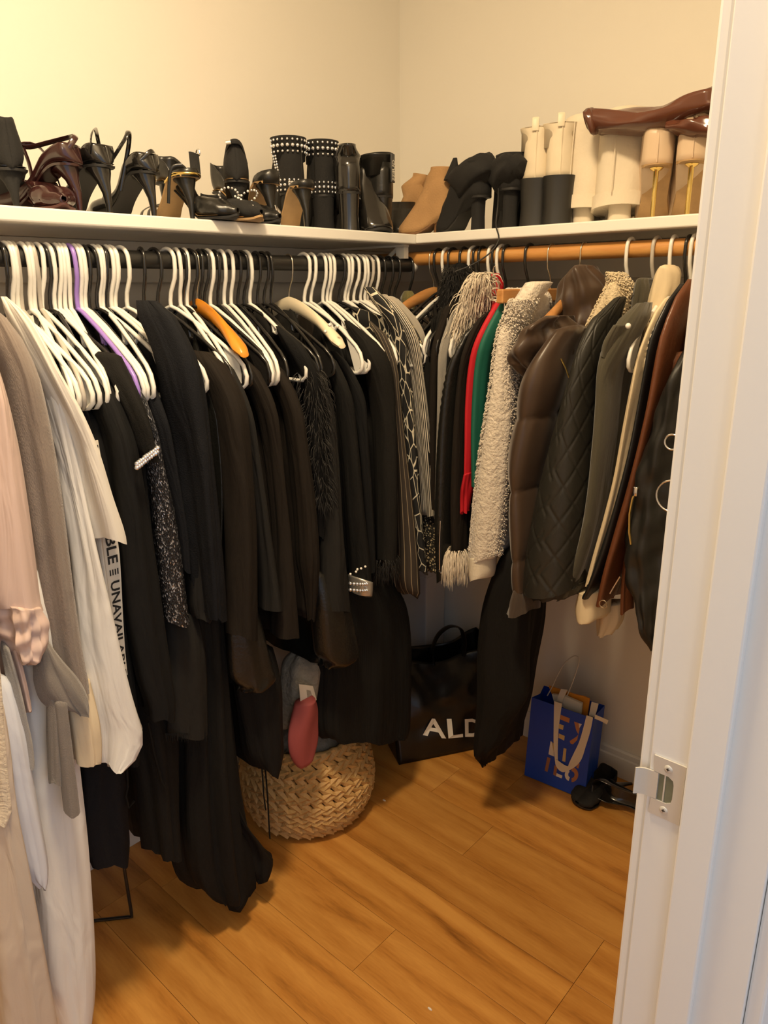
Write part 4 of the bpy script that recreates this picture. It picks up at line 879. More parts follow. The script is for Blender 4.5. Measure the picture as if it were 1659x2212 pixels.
def sandal(name, label, loc, rz, um, sm_, im, h=.10, L=.205, W=WR, group=None, heel=None, counter=.05, tilt=(0, 0)):
    root = thing(name, label, 'sandal', loc, group, world=False); root.rotation_euler = (tilt[0], tilt[1], rz)
    sole_mesh(h, L, W, th=.005).build('sole', sm_, root)
    sole_mesh(h, L*.98, W, th=.001, k=.95, lift=.0025).build('insole', im, root)
    stiletto(h, heel or um, root)
    if counter:
        R = []
        for i in range(13):
            a = lerp(-.62, .62, i/12)*PI; rr_ = .028
            cx = .030-.034*math.cos(a); cy = rr_*math.sin(a); hz = counter*(1-.55*abs(a/(.62*PI))**2)
            R.append([(cx, cy, h), (cx, cy, h+hz*.5), (cx-.002*math.cos(a), cy*.93, h+hz)])
        MB().loft(R, False).build('counter', um, root, solid=.0016)
    for s0 in (.62, .74):
        w_ = tab(W, s0); x = s0*L; z = sole_z(s0, h)
        ribbon('toe_strap', [(x, -w_, z), (x+.004, -w_*.8, z+.022), (x+.006, 0, z+.034), (x+.004, w_*.8, z+.022), (x, w_, z)], um, root, r=.007, flat=.0012, up=(1, 0, 0))
    return root
def boot(name, label, loc, rz, um, sm_, h=.08, L=.225, Ht=.24, sw=.048, sx=.062, ankle=.040, W=WR, heel='block', heelm=None, group=None, tilt=(0, 0), lean=0, cut=0, wr=.0, hx=.028, hy=.026, heel_h=None, seed=0):
    root = thing(name, label, 'boot', loc, group, world=False); root.rotation_euler = (tilt[0], tilt[1], rz)
    rnd = random.Random(seed); ph = rnd.uniform(0, 6)
    lev = [(0, 0, 0, 1., 0), (0, .012, 0, 1., 0), (0, .024, 0, .985, 0), (.12, .038, 0, .88, 0), (.34, .056, 0, .71, 0), (.66, .080, .005, .56, 0)]
    R = []; n = 40
    for b, zz, xb, xf, _ in lev:
        ring = []
        for i in range(n):
            th = 2*PI*i/n; c = math.cos(th); s_ = .5+.5*c; s = s_*xf; x = xb*L+s*L
            ww = tab(W, min(1, s_*(1-b*.0)))+.002
            el = lerp(ww, .034*math.sqrt(max(0, 1-c*c))+.006, b)*lerp(1, .9, b)
            y = math.copysign(el, math.sin(th)) if abs(math.sin(th)) > 1e-3 else 0
            if abs(math.sin(th)) < .35: y *= abs(math.sin(th))/.35*.6+.4
            z = zz + sole_z(s, h)*(1-b)+h*b*1.0
            if zz > 0: z -= max(0, (s-.75))*zz*2.2
            ring.append((x, y, z))
        R.append(ring)
    za = min(h+.105, Ht-.028); k = 9
    for i in range(k+1):
        t = i/k; z = lerp(za, Ht, t); xa = lerp(ankle, sx*.9, sm(t)); yb = lerp(.034, sw, sm(t)); xc = lerp(.044, sx*.86+.002, sm(t))+lean*t
        ring = []
        for j in range(n):
            th = 2*PI*j/n
            d = wr*math.sin(z*170+ph+2*math.sin(th+ph))+wr*.6*math.sin(z*90+3*th)
            ring.append((xc+(xa+d)*math.cos(th), (yb+d)*math.sin(th), z+(cut*math.cos(th) if i == k else 0)))
        R.append(ring)
    top = R[-1]; cc = sum((Vector(p) for p in top), Vector())/n
    R.append([cc+(Vector(p)-cc)*.93+Vector((0, 0, -.002)) for p in top]); R.append([cc+(Vector(p)-cc)*.90+Vector((0, 0, -.05)) for p in top])
    MB().loft(R, True, True, True).build('upper', um, root, smooth='full')
    sole_mesh(h, L*1.01, W, th=.005, k=1.06).build('sole', sm_, root)
    if heel == 'block':
        RR = []
        for t, k_ in ((0, 1.05), (.15, 1.), (.6, .93), (1, 1.)):
            RR.append([(.031+hx*k_*math.copysign(abs(math.cos(a*PI/12))**.7, math.cos(a*PI/12)), hy*k_*math.copysign(abs(math.sin(a*PI/12))**.7, math.sin(a*PI/12)), lerp(h+.006, .0005, t)) for a in range(24)])
        MB().loft(RR).build('heel', heelm or um, root)
    elif heel == 'stiletto': stiletto(h, heelm or um, root)
    return root
PAT = mat('black_patent', (.012, .011, .010), .16, coat=.6)
SUE = mat('black_suede', (.010, .0095, .009), .9, bump=.2, bscale=300)
LBL = mat('black_smooth_leather', (.013, .0125, .011), .32, bump=.12, bscale=120)
WINE = mat('wine_patent', (.036, .011, .010), .2, coat=.6)
WSOLE = mat('wine_sole', (.085, .028, .022), .5, noise=.3, nscale=60)
TANS = mat('tan_sole_leather', (.46, .29, .13), .5, noise=.25, nscale=45)
BSOLE = mat('black_rubber', (.016, .015, .014), .6)
TANSU = mat('tan_suede', (.42, .245, .105), .9, noise=.18, nscale=25, bump=.3, bscale=250)
CRL = mat('cream_leather', (.74, .64, .47), .45, noise=.05, nscale=15, bump=.1, bscale=80)
CRS = mat('cream_suede', (.74, .65, .50), .85, noise=.07, nscale=18, bump=.2, bscale=120)
NUDE = mat('nude_leather', (.66, .50, .34), .4, noise=.06, nscale=15)
VINYL = mat('brown_vinyl', (.115, .040, .022), .22, coat=.3, noise=.2, nscale=8)
def LP(px, py, x): p = at(px, py, 0, x); return (x, p.y, SZ+.0006)
def RP(px, py, y): p = at(px, py, 1, y); return (p.x, y, SZ+.0016)
D = math.radians
def B(px, d=0): return D(131.9+d)+math.atan((829.5-px)/1581)
GS = 'heels along the left shelf'
pump('suede_pump', 'black suede pump at the far left end of the shelf', LP(38, 440, .27), B(38, 10), SUE, BSOLE, PAT, h=.062, ch=.080, L=.19, W=WR, group=GS)
t = pump('slingback_pump', 'wine patent slingback with worn sole lying by the suede pump', LP(66, 440, .16), B(60, 195), WINE, WSOLE, WSOLE, h=.030, ch=.03, L=.18, closed_at=.5, group=GS)
ribbon('sling_strap', [(.10, .026, .035), (.055, .03, .085), (.02, .022, .12), (.008, 0, .125), (.02, -.022, .11), (.05, -.03, .07), (.10, -.026, .035)], WINE, t)
t = pump('ankle_strap_pump', 'wine patent pump with a buckled ankle strap', LP(185, 458, .30), B(183, 55), WINE, WINE, WSOLE, h=.075, ch=.032, group=GS)
ribbon('ankle_strap', [(.012, .020, .098), (.0, .004, .122), (.03, -.030, .130), (.075, -.032, .124), (.11, -.01, .114), (.13, .012, .125)], WINE, t, r=.005); SP = t.children[-1]
MB().box((.122, -.002, .114), (.134, .014, .127), .001).build('buckle', CHROME, t.children[-1] if False else SP)
ribbon('side_strap', [(.115, -.008, .113), (.112, -.015, .085), (.115, -.022, .045)], WINE, t, r=.004)
t = pump('strappy_pump', 'black patent stiletto with tall looping straps', LP(246, 467, .31), B(244, 36), PAT, BSOLE, LBL, h=.078, ch=.034, group=GS)
ribbon('strap_loop', [(.015, .024, .10), (.0, .028, .128), (.02, .004, .142), (.05, -.022, .132), (.055, -.030, .085)], PAT, t, r=.004)
ribbon('strap_loop', [(.03, -.026, .09), (-.01, -.034, .128), (.0, -.052, .145), (.03, -.074, .128), (.055, -.064, .05)], PAT, t, r=.004)
t = pump('strappy_pump', 'black patent stiletto leaning on the pointed pumps', LP(342, 474, .30), B(340, 38), PAT, BSOLE, LBL, h=.078, ch=.032, group=GS)
ribbon('strap_loop', [(.01, .022, .10), (.0, .0, .118), (.03, -.030, .114), (.05, -.036, .08), (.06, -.03, .045)], PAT, t, r=.004)
ribbon('strap_loop', [(.06, -.028, .075), (.055, -.052, .10), (.075, -.066, .105), (.09, -.058, .06)], PAT, t, r=.0035)
t = pump('pointed_pump', 'black pointed pump with tan lining, toe to the right', LP(352, 470, .175), B(345, 222), LBL, BSOLE, TANS, h=.075, ch=.055, L=.21, closed_at=.62, low=.012, group=GS)
t = sandal('ankle_sandal', 'black stiletto sandal with gold edge and upright buckled strap', LP(423, 480, .305), B(420, 30), LBL, TANS, TANS, h=.080, counter=.016, group=GS)
ribbon('gold_edge', [(.060, .026, .074), (.02, .029, .0845), (-.004, .0, .086), (.02, -.029, .0845), (.060, -.026, .074)], BRASS, t, r=.003, flat=.003)
ribbon('ankle_strap', [(.035, -.03, .090), (.055, -.042, .115), (.066, -.048, .136)], SUE, t, r=.011, flat=.002, up=(0, 1, 0)); SP = t.children[-1]
MB().tube([(.068+.007*math.cos(a*PI/6), -.059, .138+.007*math.sin(a*PI/6)) for a in range(12)], .0016, 6, closed=True).build('buckle', CHROME, SP)
ribbon('side_strap', [(.0, .02, .10), (.01, .040, .09), (.02, .046, .03)], LBL, t, r=.003)
t = pump('bow_slingback', 'black pointed shoe with a pearl-studded bow', LP(452, 480, .20), B(440, 212), SUE, TANS, TANS, h=.03, L=.19, ch=.03, group=GS)
for lp in range(2):
    sg = 1 if lp else -1
    for i in range(16):
        a = i/16*2*PI; MB().sphere((.115+.016*math.cos(a)*.8, sg*(.024+.022*math.sin(a)), .052+.012*math.cos(a)+.004*math.sin(a)), .0027, 7, 5).build('pearl', PEARL if i % 2 else RHINE, t)
for i in range(9): MB().sphere((.12+i*.007, -.012+.002*i, .05-.0035*i), .0026, 7, 5).build('pearl', PEARL, t)
t = pump('ankle_pump', 'black suede pump with a high heel counter and back strap', LP(518, 486, .315), B(517, 0), SUE, BSOLE, TANS, h=.078, ch=.072, group=GS)
ribbon('back_strap', [(.035, .022, .125), (.010, .014, .150), (-.003, .0, .155), (.01, -.014, .150), (.038, -.024, .118)], SUE, t, r=.005); SP = t.children[-1]
ribbon('buckle', [(-.004, .008, .153), (-.006, .018, .151)], CHROME, SP, r=.004)
t = sandal('jewel_sandal', 'black sandal with tan insole and jewelled front strap', LP(594, 494, .31), B(591, 28), LBL, TANS, TANS, h=.085, counter=.028, group=GS)
mb = MB()
for i in range(24): a = i*2.4; r_ = .003*math.sqrt(i); mb.sphere((.105+r_*math.cos(a), -.030, .052+r_*math.sin(a)*1.3), .0024, 6, 4)
mb.build('jewel_brooch', RHINE, t)
t = sandal('crystal_sandal', 'black stiletto sandal with a crystal ankle band', LP(668, 500, .31), B(667, 26), LBL, TANS, TANS, h=.085, counter=.018, group=GS)
for i in range(9): MB().box((.036+.001*i, -.028+.006*i, .098), (.041+.001*i, -.0235+.006*i, .104), .001).build('crystal', RHINE, t)
ribbon('crystal_strap', [(.09, .03, .04), (.07, .05, .05), (.045, .058, .035), (.05, .05, .008)], RHINE, t, r=.0035, flat=.003)
t = pump('lined_pump', 'black open pump with nude lining tucked behind the suede pump', LP(472, 450, .13), B(462, 215), LBL, BSOLE, TANS, h=.075, ch=.06, closed_at=.75, group=GS)
# boots, left shelf
GB = 'black boots on the left shelf'
def studs(root, spots, r=.0042):
    for p, rr_ in spots: MB().sphere(p, rr_, 8, 5, sc=(1, 1, 1)).build('stud', RHINE, root)
def studded(label, loc, rz, side):
    t = boot('studded_boot', label, loc, rz, SUE, BSOLE, h=.085, Ht=.215, sw=.044, sx=.052, group=GB)
    sp = []
    for zz, rr_ in ((.207, .003), (.194, .0046), (.181, .003)):
        for i in range(11):
            th = PI+lerp(-1.25, 1.25, i/10)*1.1; xc = .0467; sp.append(((xc+.0475*math.cos(th), .0445*math.sin(th), zz), rr_))
    for zz, rr_ in ((.118, .003), (.107, .004), (.096, .003)):
        for i in range(9):
            th = PI+lerp(-1.2, 1.2, i/8); sp.append(((.044+.0455*math.cos(th), .0375*math.sin(th), zz), rr_))
    for i in range(9):
        for d in (-.10, .10):
            th = PI+side*1.15+d; tt = i/8; sp.append(((lerp(.044, .0465, tt)+lerp(.0405, .047, tt)*math.cos(th), lerp(.0345, .0435, tt)*math.sin(th), lerp(.122, .172, tt)), .0028))
    studs(t, sp)
    mb = MB(); mb.tube([(.0467+.048*math.cos(PI-side*.5), .045*math.sin(PI-side*.5), z) for z in (.10, .15, .213)], .0015, 6); mb.build('zipper', PBLACK, t)
    return t
studded('studded black suede ankle boot, the left one of its pair', LP(640, 500, .20), B(640, 12), -1)
studded('studded black suede ankle boot, the right one of its pair', LP(703, 500, .22), B(703, 4), 1)
boot('shiny_boot', 'shiny black block-heeled boot beside the studded boots', LP(756, 500, .305), B(757, 2), PAT, BSOLE, h=.085, Ht=.195, sw=.020, sx=.026, ankle=.032, group=GB, wr=.0008)
boot('shiny_boot', 'shiny black boot with its pointed toe beside the lace-up boot', LP(775, 500, .21), B(768, 205), PAT, BSOLE, h=.05, Ht=.178, sw=.017, sx=.022, ankle=.030, L=.14, group=GB, wr=.0008)
t = boot('lace_up_boot', 'black leather lace-up boot with a lettered back tab and block heel', LP(846, 506, .315), B(842, 62), LBL, BSOLE, h=.085, Ht=.185, sw=.045, sx=.050, group=GB, wr=.0016, cut=-.004)
tb = mat('pull_tab_grey', (.06, .06, .06), .6)
MB().box((-.006, -.009, .120), (-.0025, .009, .186), .001).build('back_tab', tb, t); SP = t.children[-1]
lettering('GUESS', lambda a, b: Vector((-.0066, lerp(-.007, .007, b)*1, lerp(.172, .124, a))), mat('tab_white', (.7, .68, .6), .6), SP)
for i in range(6):
    z = .10+.014*i
    for sg in (1, -1): MB().tube([(.090-.001*i, -sg*.016, z), (.097, 0, z+.006), (.090, sg*.016, z+.012)], .0018, 6).build('lace', BSOLE, t)
    MB().sphere((.086, -.022, z), .003, 8, 5).build('eyelet', CHROME, t)
ribbon('lace_bow', [(.098, 0, .165), (.115, -.02, .175), (.118, -.03, .15), (.10, -.01, .15)], BSOLE, t, r=.0018, flat=.0018)
boot('lace_up_boot', 'black leather lace-up boot tucked into the shelf corner', LP(866, 506, .20), B(872, 185), LBL, BSOLE, h=.012, Ht=.075, sw=.026, sx=.03, L=.12, group=GB, wr=.0016)
# right shelf
GR = 'boots on the back wall shelf'
boot('suede_ankle_boot', 'tan suede ankle boot, the smaller one beside the lace-up boots', RP(928, 503, -.20), B(925, 80), TANSU, mat('brown_sole', (.2, .1, .04), .6), h=.035, Ht=.16, sw=.026, sx=.032, L=.13, ankle=.036, group=GR, cut=.006, lean=-.012, heelm=mat('brown_sole', (.2, .1, .04), .6))
t = boot('suede_ankle_boot', 'tan suede ankle boot with a back pull tab', RP(984, 502, -.26), B(990, 70), TANSU, mat('brown_sole', (.2, .1, .04), .6), h=.035, Ht=.160, sw=.034, sx=.038, L=.16, ankle=.04, group=GR, cut=.002, heelm=mat('brown_sole', (.2, .1, .04), .6))
MB().tube([(-.006, 0, .13), (-.008, 0, .158), (-.004, 0, .165), (0, 0, .15)], .007, 8, flat=.0015, up=(0, 1, 0)).build('pull_tab', TANSU, t)
t = boot('slouch_boot', 'black suede slouch boot folded over, pointed toe to the left', RP(1050, 499, -.30), B(1040, 42), SUE, BSOLE, h=.075, Ht=.16, sw=.036, sx=.04, L=.20, W=WT, group=GR, wr=.002, hx=.016, hy=.016)
def drape_shaft(t, x0, x1, hw, ztop, zlow, seed):
    R = []
    for k in range(15):
        q = k/14; e = math.sin(PI*(.04+.92*q))**.55; zc = lerp(zlow, ztop, .5)+.010*math.sin(q*5+seed); hz = (ztop-zlow)/2*e*(1+.08*math.sin(q*9+seed))
        R.append([Vector((lerp(x0, x1, q)+.006*math.sin(a*.7+seed), (hw*e+.005*math.sin(a*1.1+k*.5+seed))*math.cos(a*PI/12), zc+(hz+.004*math.sin(a*1.7+k*.6))*math.sin(a*PI/12))) for a in range(24)])
    MB().loft(R).build('folded_shaft', SUE, t, smooth='full')
drape_shaft(t, -.022, .125, .050, .175, .085, 1)
MB().loft([[Vector((.105-.003*k+(.026-.0050*k)*math.cos(a*PI/8), .026+.016*math.sin(a*PI/8)*(1-.18*k), .125+.012*k)) for a in range(16)] for k in range(5)]).build('pointed_fold', SUE, t)
t = boot('slouch_boot', 'black suede slouch boot folded over, beside the cream boots', RP(1102, 496, -.31), B(1102, 4), SUE, BSOLE, h=.085, Ht=.165, sw=.036, sx=.042, L=.20, W=WT, group=GR, wr=.002, hx=.016, hy=.018)
drape_shaft(t, -.024, .13, .058, .178, .088, 2.4)
ribbon('lace', [(.02, .03, .09), (-.02, .032, .05), (-.045, .036, .003), (-.075, .030, -.03), (-.085, .05, -.06), (-.085, .09, -.085), (-.085, .13, -.10)], BSOLE, t, r=.0018, flat=.0018)
CH = dict(h=.100, Ht=.218, sw=.042, sx=.044, ankle=.044, group=GR, heelm=mat('black_stacked_heel', (.016, .015, .013), .42), hx=.034, hy=.035)
for px, lab in ((1151, 'cream leather ankle boot with black block heel, the left one of its pair'), (1204, 'cream leather ankle boot with black block heel, the right one of its pair')):
    t = boot('chelsea_boot', lab, RP(px, 488, -.30), B(px, -4 if px < 1180 else 4), CRL, BSOLE, cut=.004, **CH)
    MB().tube([(-.003, .004, .205), (-.005, .004, .226), (-.001, .004, .232), (.004, .004, .226), (.003, .004, .21)], .0075, 8, flat=.0013, up=(0, 1, 0)).build('pull_tab', CRL, t)
    MB().tube([(-.0005, .0, .105), (.0, 0, .16), (-.0025, 0, .214)], .0012, 6).build('back_seam', CRL, t)
    for i in range(5): MB().tube([(.088, -.018, .15+.012*i), (.094, 0, .155+.012*i), (.088, .018, .15+.012*i)], .0018, 6).build('lace', BSOLE, t)
# tall cream boots, shafts folded down over the foot
def folded_boot(label, px, y, rz, wpx):
    t = boot('folded_boot', label, RP(px, 484, y), B(px, rz), CRS, CRS, h=.05, Ht=.215, sw=.046, sx=.046, ankle=.042, L=.20, group=GR, wr=.001)
    R = []
    for k in range(12):
        q = k/11; z = lerp(.222, .026, q); R.append([(.042+(.052+.006*math.sin(q*2)+.0022*math.sin(a*1.1+k*.4))*math.copysign(abs(math.cos(a*PI/14))**.8, math.cos(a*PI/14)), (.056+.004*q+.002*math.sin(a*.7))*math.sin(a*PI/14), z-.010*math.cos(a*PI/14)) for a in range(28)])
    c0 = [(.042+.03*math.cos(a*PI/14), .03*math.sin(a*PI/14), .226) for a in range(28)]
    MB().loft([c0]+R+[[(.042+(p[0]-.042)*.93, p[1]*.93, p[2]+.006) for p in R[-1]]], True, True, True).build('folded_shaft', CRS, t, smooth='full')
    MB().loft([[(.042+(.0595+d)*math.copysign(abs(math.cos(a*PI/14))**.8, math.cos(a*PI/14)), (.062+d)*math.sin(a*PI/14), z-.010*math.cos(a*PI/14)) for a in range(28)] for z, d in ((.055, -.004), (.055, .0015), (.027, .0015), (.027, -.004))], True, False, False).build('cuff_band', CRS, t)
    MB().tube([(-.019, .02, .215), (-.021, .022, .15), (-.022, .024, .06)], .0013, 6).build('seam', CRS, t)
    return t
folded_boot('tall cream suede boot folded down, beside the ankle boots', 1252, -.255, -12, 0)
folded_boot('tall cream suede boot folded down, under the brown vinyl', 1338, -.255, 4, 0)
for px, lab in ((1408, 'nude leather boot on a thin gold heel, the left one of its pair'), (1482, 'nude leather boot on a thin gold heel, the right one of its pair')):
    t = boot('gold_heel_boot', lab, RP(px, 473, -.32), B(px, 0), NUDE, TANS, h=.098, Ht=.20, sw=.014, sx=.024, ankle=.044, L=.20, W=WR, heel=None, group=GR, lean=.012, wr=.0006)
    MB().tube([(.016, 0, .0005), (.016, 0, .05), (.017, 0, .090), (.018, 0, .0935), (.018, 0, .0965)], [.0048, .0048, .0055, .012, .014], 12).build('heel', BRASS, t)
    MB().loft([[(.018+r*1.35*math.cos(a*PI/12), r*math.sin(a*PI/12), z) for a in range(24)] for r, z in ((.022, .0975), (.0245, .0990), (.0245, .101))]).build('heel_seat', TANS, t)
    MB().tube([(-.0035, 0, .105), (.0, 0, .15), (.004, 0, .198)], .001, 6).build('back_seam', NUDE, t)
# folded brown vinyl boots / shafts lying on top
def vinyl(label, pts, ru_, seed, py_y):
    P = [at(x, y, 1, py_y) for x, y in pts]; c = sum(P, Vector())/len(P)
    root = thing('folded_vinyl', label, 'clothing', c, 'brown vinyl on the boots')
    return root, P
def slab(name, outline_top, outline_bot, yc, dep, m, root, n=24, seed=0, amp=.004):
    A = spline([tuple(at(x, y, 1, yc)) for x, y in outline_top], n); B = spline([tuple(at(x, y, 1, yc)) for x, y in outline_bot], n); R = []; rn = random.Random(seed); ph = rn.uniform(0, 6)
    for k in range(n+1):
        a, b = Vector(A[k]), Vector(B[k]); c = (a+b)/2; hz = (a-b)/2; ring = []
        for i in range(24):
            th = 2*PI*i/24; d = amp*math.sin(3*th+ph+k*.35)+amp*.6*math.sin(7*th-k*.5)
            e = .45 if k in (0, n) else 1
            ring.append(c+hz*(math.copysign(abs(math.sin(th))**.8, math.sin(th))*e)+Vector((0, (dep+d)*math.cos(th)*e, d*.6)))
        R.append(ring)
    return MB().loft(R).build(name, m, root, smooth='full')
root, _ = vinyl('glossy brown vinyl boot shaft folded across the tall cream boots', [(1272, 270), (1540, 250)], .05, 1, -.29)
slab('shaft', [(1275,234),(1330,240),(1390,236),(1450,226),(1500,206),(1560,188)], [(1280,292),(1330,291),(1390,289),(1440,284),(1500,262),(1560,240)], -.29, .05, VINYL, root, seed=2)
slab('rolled_end', [(1271,234),(1279,232),(1287,244)], [(1272,270),(1279,292),(1289,290)], -.325, .02, VINYL, root, n=8, seed=5, amp=.002)
root, _ = vinyl('second glossy brown vinyl fold beside the door frame', [(1450, 280), (1540, 290)], .05, 1, -.21)
slab('lower_fold', [(1448,268),(1480,258),(1520,256),(1570,250)], [(1455,290),(1480,296),(1520,300),(1570,305)], -.30, .045, VINYL, root, seed=3)
# ------------------------------------------------------------------ basket, woven of plaited strands
BC = Vector((.246, -.716, 0))
BPROF = [(0, .140), (.03, .170), (.07, .184), (.11, .187), (.15, .182), (.20, .168), (.24, .150), (.27, .14)]
def brad(z): return tab(BPROF, z)
t = thing('wicker_basket', 'round woven wicker basket overflowing with clothes under the black rod', 'basket', tuple(BC))
HYA = mat('water_hyacinth', (.52, .315, .115), .6, noise=.35, nscale=60, bump=.4, bscale=220, stretch=(1, 1, .3))
MB().loft([[BC+Vector((brad(z)*k*math.cos(a*PI/20), brad(z)*k*math.sin(a*PI/20), z)) for a in range(40)] for z, k in [(.002, .93)]+[(z, .945) for z in (.03, .07, .11, .15, .19, .22, .25)]+[(.25, .90), (.03, .88)]]).build('inner_wall', mat('basket_gap_shade', (.10, .05, .018), .8), t)  # liner coloured dark to paint in the shade between the strands
def strand_mesh():
    mb = MB(); R = []
    for i in range(7):
        q = i/6; x = lerp(-.026, .026, q); w_ = .0118*math.sin(PI*(q*.88+.06))**.8; R.append([(x, .0098*math.cos(k*PI/3), w_*.94*math.sin(k*PI/3)) for k in range(6)])
    return mb.loft(R)
first = None; extra = MB(); cntb = 0; rb = random.Random(4); rowsb = 15; places = []
for k in range(rowsb):
    z = .014+k*.0165; r = brad(z); n = max(20, int(2*PI*r/.031))
    for i in range(n):
        a = 2*PI*(i+.5*(k % 2))/n; places.append((k, z, r, a+rb.uniform(-.01, .01)))
def facing(a): d = (CAM-BC); return math.cos(a-math.atan2(d.y, d.x))
places.sort(key=lambda p: -facing(p[3]))
for j, (k, z, r, a) in enumerate(places):
    tl = (.62 if k % 2 else -.40)+rb.uniform(-.1, .1)
    slope = math.atan2(brad(z+.006)-brad(z-.006), .012)
    Mx = Matrix.Translation(BC+Vector((r*math.cos(a), r*math.sin(a), z+.0015))) @ Matrix.Rotation(a+PI/2, 4, 'Z') @ Matrix.Rotation(slope, 4, 'X') @ Matrix.Rotation(tl, 4, 'Y')
    if j < 300:
        if first is None:
            o = strand_mesh().build('strand', HYA, None); first = o.data
        else: o = bpy.data.objects.new('strand', first); COL.objects.link(o)
        o.parent = t; o.matrix_local = Matrix.Translation(-BC) @ Mx
    else:
        sm2 = strand_mesh(); extra.add([Mx @ v for v in sm2.v], sm2.f)
o = extra.build('woven_wall', HYA, t); o['kind'] = 'stuff'
for i, z in enumerate((.256,)):
    mb = MB(); mb.tube([BC+Vector(((.145+.002*math.sin(a*2.6))*math.cos(a*2*PI/60), (.145+.002*math.sin(a*2.6))*math.sin(a*2*PI/60), z+.002*math.cos(a*2.6))) for a in range(60)], .008, 8, closed=True); mb.build('rim', HYA, t)
# clothes spilling out of the basket
def blob(name, rows, xpl, ru, m, root, seed=0, amp=.004, nf=4, n=26, seg=36):
    K = []
    for xl, xr, y in rows:
        a, b = at(xl, y, 0, xpl), at(xr, y, 0, xpl); K.append(((a.y+b.y)/2, (a.z+b.z)/2, abs(b.y-a.y)/2, 0))
    K = spline(K, n); R = []; rn = random.Random(seed); p1, p2 = rn.uniform(0, 6), rn.uniform(0, 6)
    for k, (s, z, hw, _) in enumerate(K):
        r_ = min(ru, hw*.9)
        R.append([Vector((xpl+(r_+amp*math.sin(nf*th+p1+k*.15))*math.cos(th), s+(hw*.9+amp*math.sin(nf*th+p2-k*.1))*math.sin(th), z)) for th in [2*PI*i/seg for i in range(seg)]])
    return MB().loft(R).build(name, m, root, smooth='full')
g = thing('fuzzy_jumper', 'grey fuzzy jumper with a white care label in the basket', 'jumper', tuple(at(645, 1480, 0, .36)))
blob('body', [(640,665,1405),(618,684,1430),(610,686,1470),(609,680,1510),(611,655,1545),(615,630,1572)], .37, .05, mat('grey_fuzz', (.24, .215, .175), .95, noise=.4, nscale=70, bump=1., bscale=120), g, seed=2, amp=.006)
lab_ = MB(); L4 = [at(x, y, 0, .430) for x, y in ((646,1478),(676,1482),(684,1512),(650,1524))]
lab_.add(L4+[p-Vector((.0012, 0, 0)) for p in L4], [(0, 1, 2, 3), (7, 6, 5, 4), (0, 4, 5, 1), (1, 5, 6, 2), (2, 6, 7, 3), (3, 7, 4, 0)]); lab_.build('care_label', mat('label_white', (.68, .62, .52), .6), g, smooth=False); LBo = g.children[-1]
lp_ = MB(); L4 = [at(x, y, 0, .4308) for x, y in ((662,1490),(671,1492),(675,1506),(664,1508))]; lp_.add(L4, [(0, 1, 2, 3)]); lp_.build('label_print', mat('faded_print', (.3, .27, .22), .7, noise=.6, nscale=300), sub(LBo), smooth=False)
mb = MB(); mb.loft([[BC+Vector((r*math.cos(a*PI/16)*(1+.06*math.sin(a*.9)), r*math.sin(a*PI/16)*(1+.06*math.sin(a*.9)), z+.008*math.sin(a*1.3))) for a in range(32)] for r, z in ((.125, .20), (.128, .235), (.115, .265), (.08, .29), (.03, .30))]); mb.build('bunched_body', MATS['grey_fuzz'], g, smooth='full')
g = thing('rose_garment', 'dusty rose red garment hanging over the basket rim', 'clothing', tuple(at(655, 1560, 0, .40)))
blob('cloth', [(640,680,1512),(628,688,1540),(620,688,1575),(622,686,1610),(634,674,1640),(648,660,1656)], .435, .022, mat('rose_cloth', (.30, .06, .058), .75, bump=.1, bscale=60), g, seed=4, amp=.003, nf=3)

# ------------------------------------------------------------------ glossy black shopping bag with white lettering
def frame_from(p0, p1, p2):
    ex = (p1-p0); w_ = ex.length; ex = ex/w_; ez = (p2-p0); ez = (ez-ex*ez.dot(ex)); h_ = ez.length; ez = ez/h_; return p0, ex, ez, ez.cross(ex), w_, h_
A0 = at(862, 1652, 2, .002); A1 = at(1075, 1608, 2, .002)
ex = (A1-A0); BW = ex.length; ex.normalize(); ny = Vector((ex.y, -ex.x, 0))
if ny.dot(CAM-A0) < 0: ny = -ny
BAGM = mat('glossy_black_plastic', (.007, .0065, .006), .30, noise=.3, nscale=12, bump=.25, bscale=30)
root = thing('shopping_bag', 'crumpled glossy black shopping bag with white lettering in the corner', 'bag', tuple((A0+A1)/2))
HB = .34; DB = .11
def bagpt(a, z, d):      # a 0..1 along front, z height, d depth back
    bul = .018*math.sin(PI*a)*math.sin(PI*min(1, z/HB))
    cr_ = .0035*math.sin(a*13+z*25)+.0025*math.sin(a*9-z*45+1)+.006*mnoise.noise(Vector((a*6, z*22, 1)))
    dep = lerp(DB, .02, sm(z/HB)); f = 1-d*2
    return A0+ex*(a*BW)+Vector((0, 0, z*(1-.12*math.sin(a*3.1)*(z/HB))))-ny*(d*DB + .08*(z/HB)) + ny*((bul+cr_*min(1, z/.05))*f - (DB-dep)*.5*(1-2*d)*0)
mb = MB(); NA, NZ = 30, 24
for d, sgn in ((0, 1), (1, -1)):
    mb.loft([[bagpt(i/NA, HB*k/NZ, d) for i in range(NA+1)] for k in range(NZ+1)], False)
for a in (0, 1): mb.loft([[bagpt(a, HB*k/NZ, q/4) for q in range(5)] for k in range(NZ+1)], False)
mb.loft([[bagpt(i/NA, 0, q/4) for i in range(NA+1)] for q in range(5)], False)
mb.build('bag_body', BAGM, root, solid=.0012, smooth='full')
hp = [bagpt(.42, HB-.01, 0), bagpt(.40, HB, 0)+Vector((0, 0, .04)), bagpt(.46, HB, 0)+Vector((0, 0, .095)), bagpt(.58, HB, 0)+Vector((0, 0, .115)), bagpt(.70, HB, 0)+Vector((0, 0, .09)), bagpt(.74, HB, 0)+Vector((0, 0, .04)), bagpt(.72, HB-.01, 0)]
